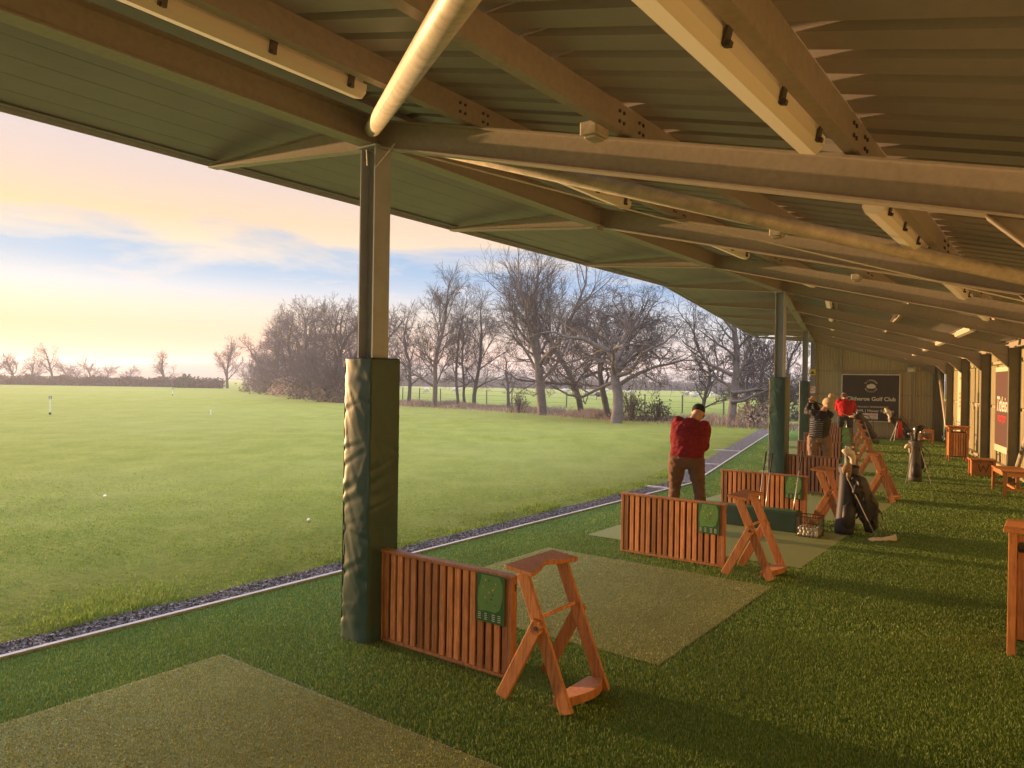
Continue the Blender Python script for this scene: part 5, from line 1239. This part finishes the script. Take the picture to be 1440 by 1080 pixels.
# clear sky: warm side and cool side
warm=ramp(z,[(0,(1.10,.52,.17)),(.035,(1.16,.52,.13)),(.060,(1.17,.66,.22)),(.086,(1.14,.92,.60)),(.110,(.90,.99,1.0)),(.143,(.42,.72,.98)),(.28,(.40,.62,.92)),(1,(.20,.32,.60))])
cool=ramp(z,[(0,(.92,.76,.66)),(.035,(.95,.86,.78)),(.075,(.80,.92,1.0)),(.125,(.20,.52,.95)),(.30,(.24,.48,.88)),(1,(.16,.27,.52))])
clear=mixc(east,cool,warm)
# cloud deck seen in perspective: project direction on a plane
pz=mth('MAXIMUM',mth('ADD',z,.06),.02); px_=mth('DIVIDE',sx.outputs['X'],pz); py_=mth('DIVIDE',sx.outputs['Y'],pz)
cv=N('ShaderNodeCombineXYZ'); Lk(px_,cv.inputs[0]); Lk(py_,cv.inputs[1])
n1=N('ShaderNodeTexNoise'); Lk(cv.outputs[0],n1.inputs['Vector']); n1.inputs['Scale'].default_value=.55; n1.inputs['Detail'].default_value=7; n1.inputs['Roughness'].default_value=.55; n1.inputs['Distortion'].default_value=.6
n2=N('ShaderNodeTexNoise'); Lk(cv.outputs[0],n2.inputs['Vector']); n2.inputs['Scale'].default_value=1.7; n2.inputs['Detail'].default_value=6; n2.inputs['Roughness'].default_value=.6
cov=mth('ADD',n1.outputs['Fac'],mth('MULTIPLY_ADD',z,5.0,-.765))
cf=ramp(cov,[(.44,(0,0,0)),(.62,(1,1,1))])
wisp=mth('MULTIPLY',ramp(n2.outputs['Fac'],[(.56,(0,0,0)),(.68,(1,1,1))]),ramp(z,[(.07,(0,0,0)),(.12,(.5,.5,.5)),(.2,(.5,.5,.5))])); clear=mixc(wisp,clear,(1.0,.93,.85))
cbase=ramp(z,[(0,(1.2,.95,.6)),(.125,(1.18,1.10,.95)),(.16,(1.22,1.02,.66)),(.195,(1.24,.82,.36)),(.235,(1.0,.76,.60)),(.275,(.88,.76,.76)),(.5,(.70,.64,.66)),(1,(.55,.55,.60))])
ccool=ramp(z,[(0,(1.0,.9,.82)),(.14,(1.10,1.0,.92)),(.175,(1.12,.88,.68)),(.24,(.98,.82,.76)),(.32,(.88,.78,.78)),(.5,(.72,.66,.66)),(1,(.58,.55,.58))])
cc=mixc(east,ccool,cbase); cc=mixc(mth('MULTIPLY',n2.outputs['Fac'],.28),cc,(.80,.70,.74),'MIX')
sky=mixc(cf,clear,cc)
# low warm glow round the sun
vd2=N('ShaderNodeVectorMath'); vd2.operation='DOT_PRODUCT'; Lk(tc.outputs['Generated'],vd2.inputs[0]); vd2.inputs[1].default_value=tuple(sd)
gl=mth('POWER',mth('MAXIMUM',vd2.outputs['Value'],0),26.0); sky=mixc(mth('MULTIPLY',gl,.6),sky,(1.35,.86,.34))
ns=N('ShaderNodeTexSky'); ns.sky_type='NISHITA'; ns.sun_disc=False; ns.sun_elevation=SEL; ns.sun_rotation=SAZ; ns.dust_density=2.5
sky=mixc(1.0,sky,mixc(1.0,ns.outputs[0],(.015,.015,.015),'MULTIPLY'),'ADD')
hi=ramp(z,[(0,(1,1,1)),(.40,(1,1,1)),(.62,(SKY_HI*.86,SKY_HI*.95,SKY_HI*1.18))]); sky=mixc(1.0,sky,hi,'MULTIPLY')  # upper sky, out of frame, brightened as added fill light for the turf
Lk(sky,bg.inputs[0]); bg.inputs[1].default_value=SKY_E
# haze box
if HAZE>0:
    m=MB(); m.box(-1700,1700,-1500,1700,-1.6,20.5); t=bpy.data.materials.new('haze air'); t.use_nodes=True; t.node_tree.nodes.clear(); po=t.node_tree.nodes.new('ShaderNodeOutputMaterial'); pv=t.node_tree.nodes.new('ShaderNodeVolumePrincipled'); t.node_tree.links.new(pv.outputs[0],po.inputs[1]); pv.inputs['Color'].default_value=(.92,.93,.97,1); pv.inputs['Density'].default_value=HAZE; pv.inputs['Anisotropy'].default_value=.3
    o=m.build('haze',t); tag(o,kind='stuff',label='thin low evening haze over the fields',cat='haze')
cam=bpy.data.cameras.new('cam'); co=bpy.data.objects.new('camera',cam); COL.objects.link(co); scene.camera=co
cam.sensor_width=36; cam.lens=26.0; cam.clip_start=.05; cam.clip_end=6000
co.location=(0,0,CAMZ)
pitch=-(540-536.5)/1040
co.rotation_euler=(Matrix.Rotation(math.pi/2+pitch,4,'X')@Matrix.Rotation(.016,4,'Z')).to_euler()
scene.render.engine='CYCLES'; scene.cycles.volume_bounces=0; scene.cycles.max_bounces=6; scene.cycles.diffuse_bounces=4
vs_=scene.view_settings; vs_.view_transform='Standard'; vs_.look='None'; vs_.gamma=1; vs_.exposure=EXPO
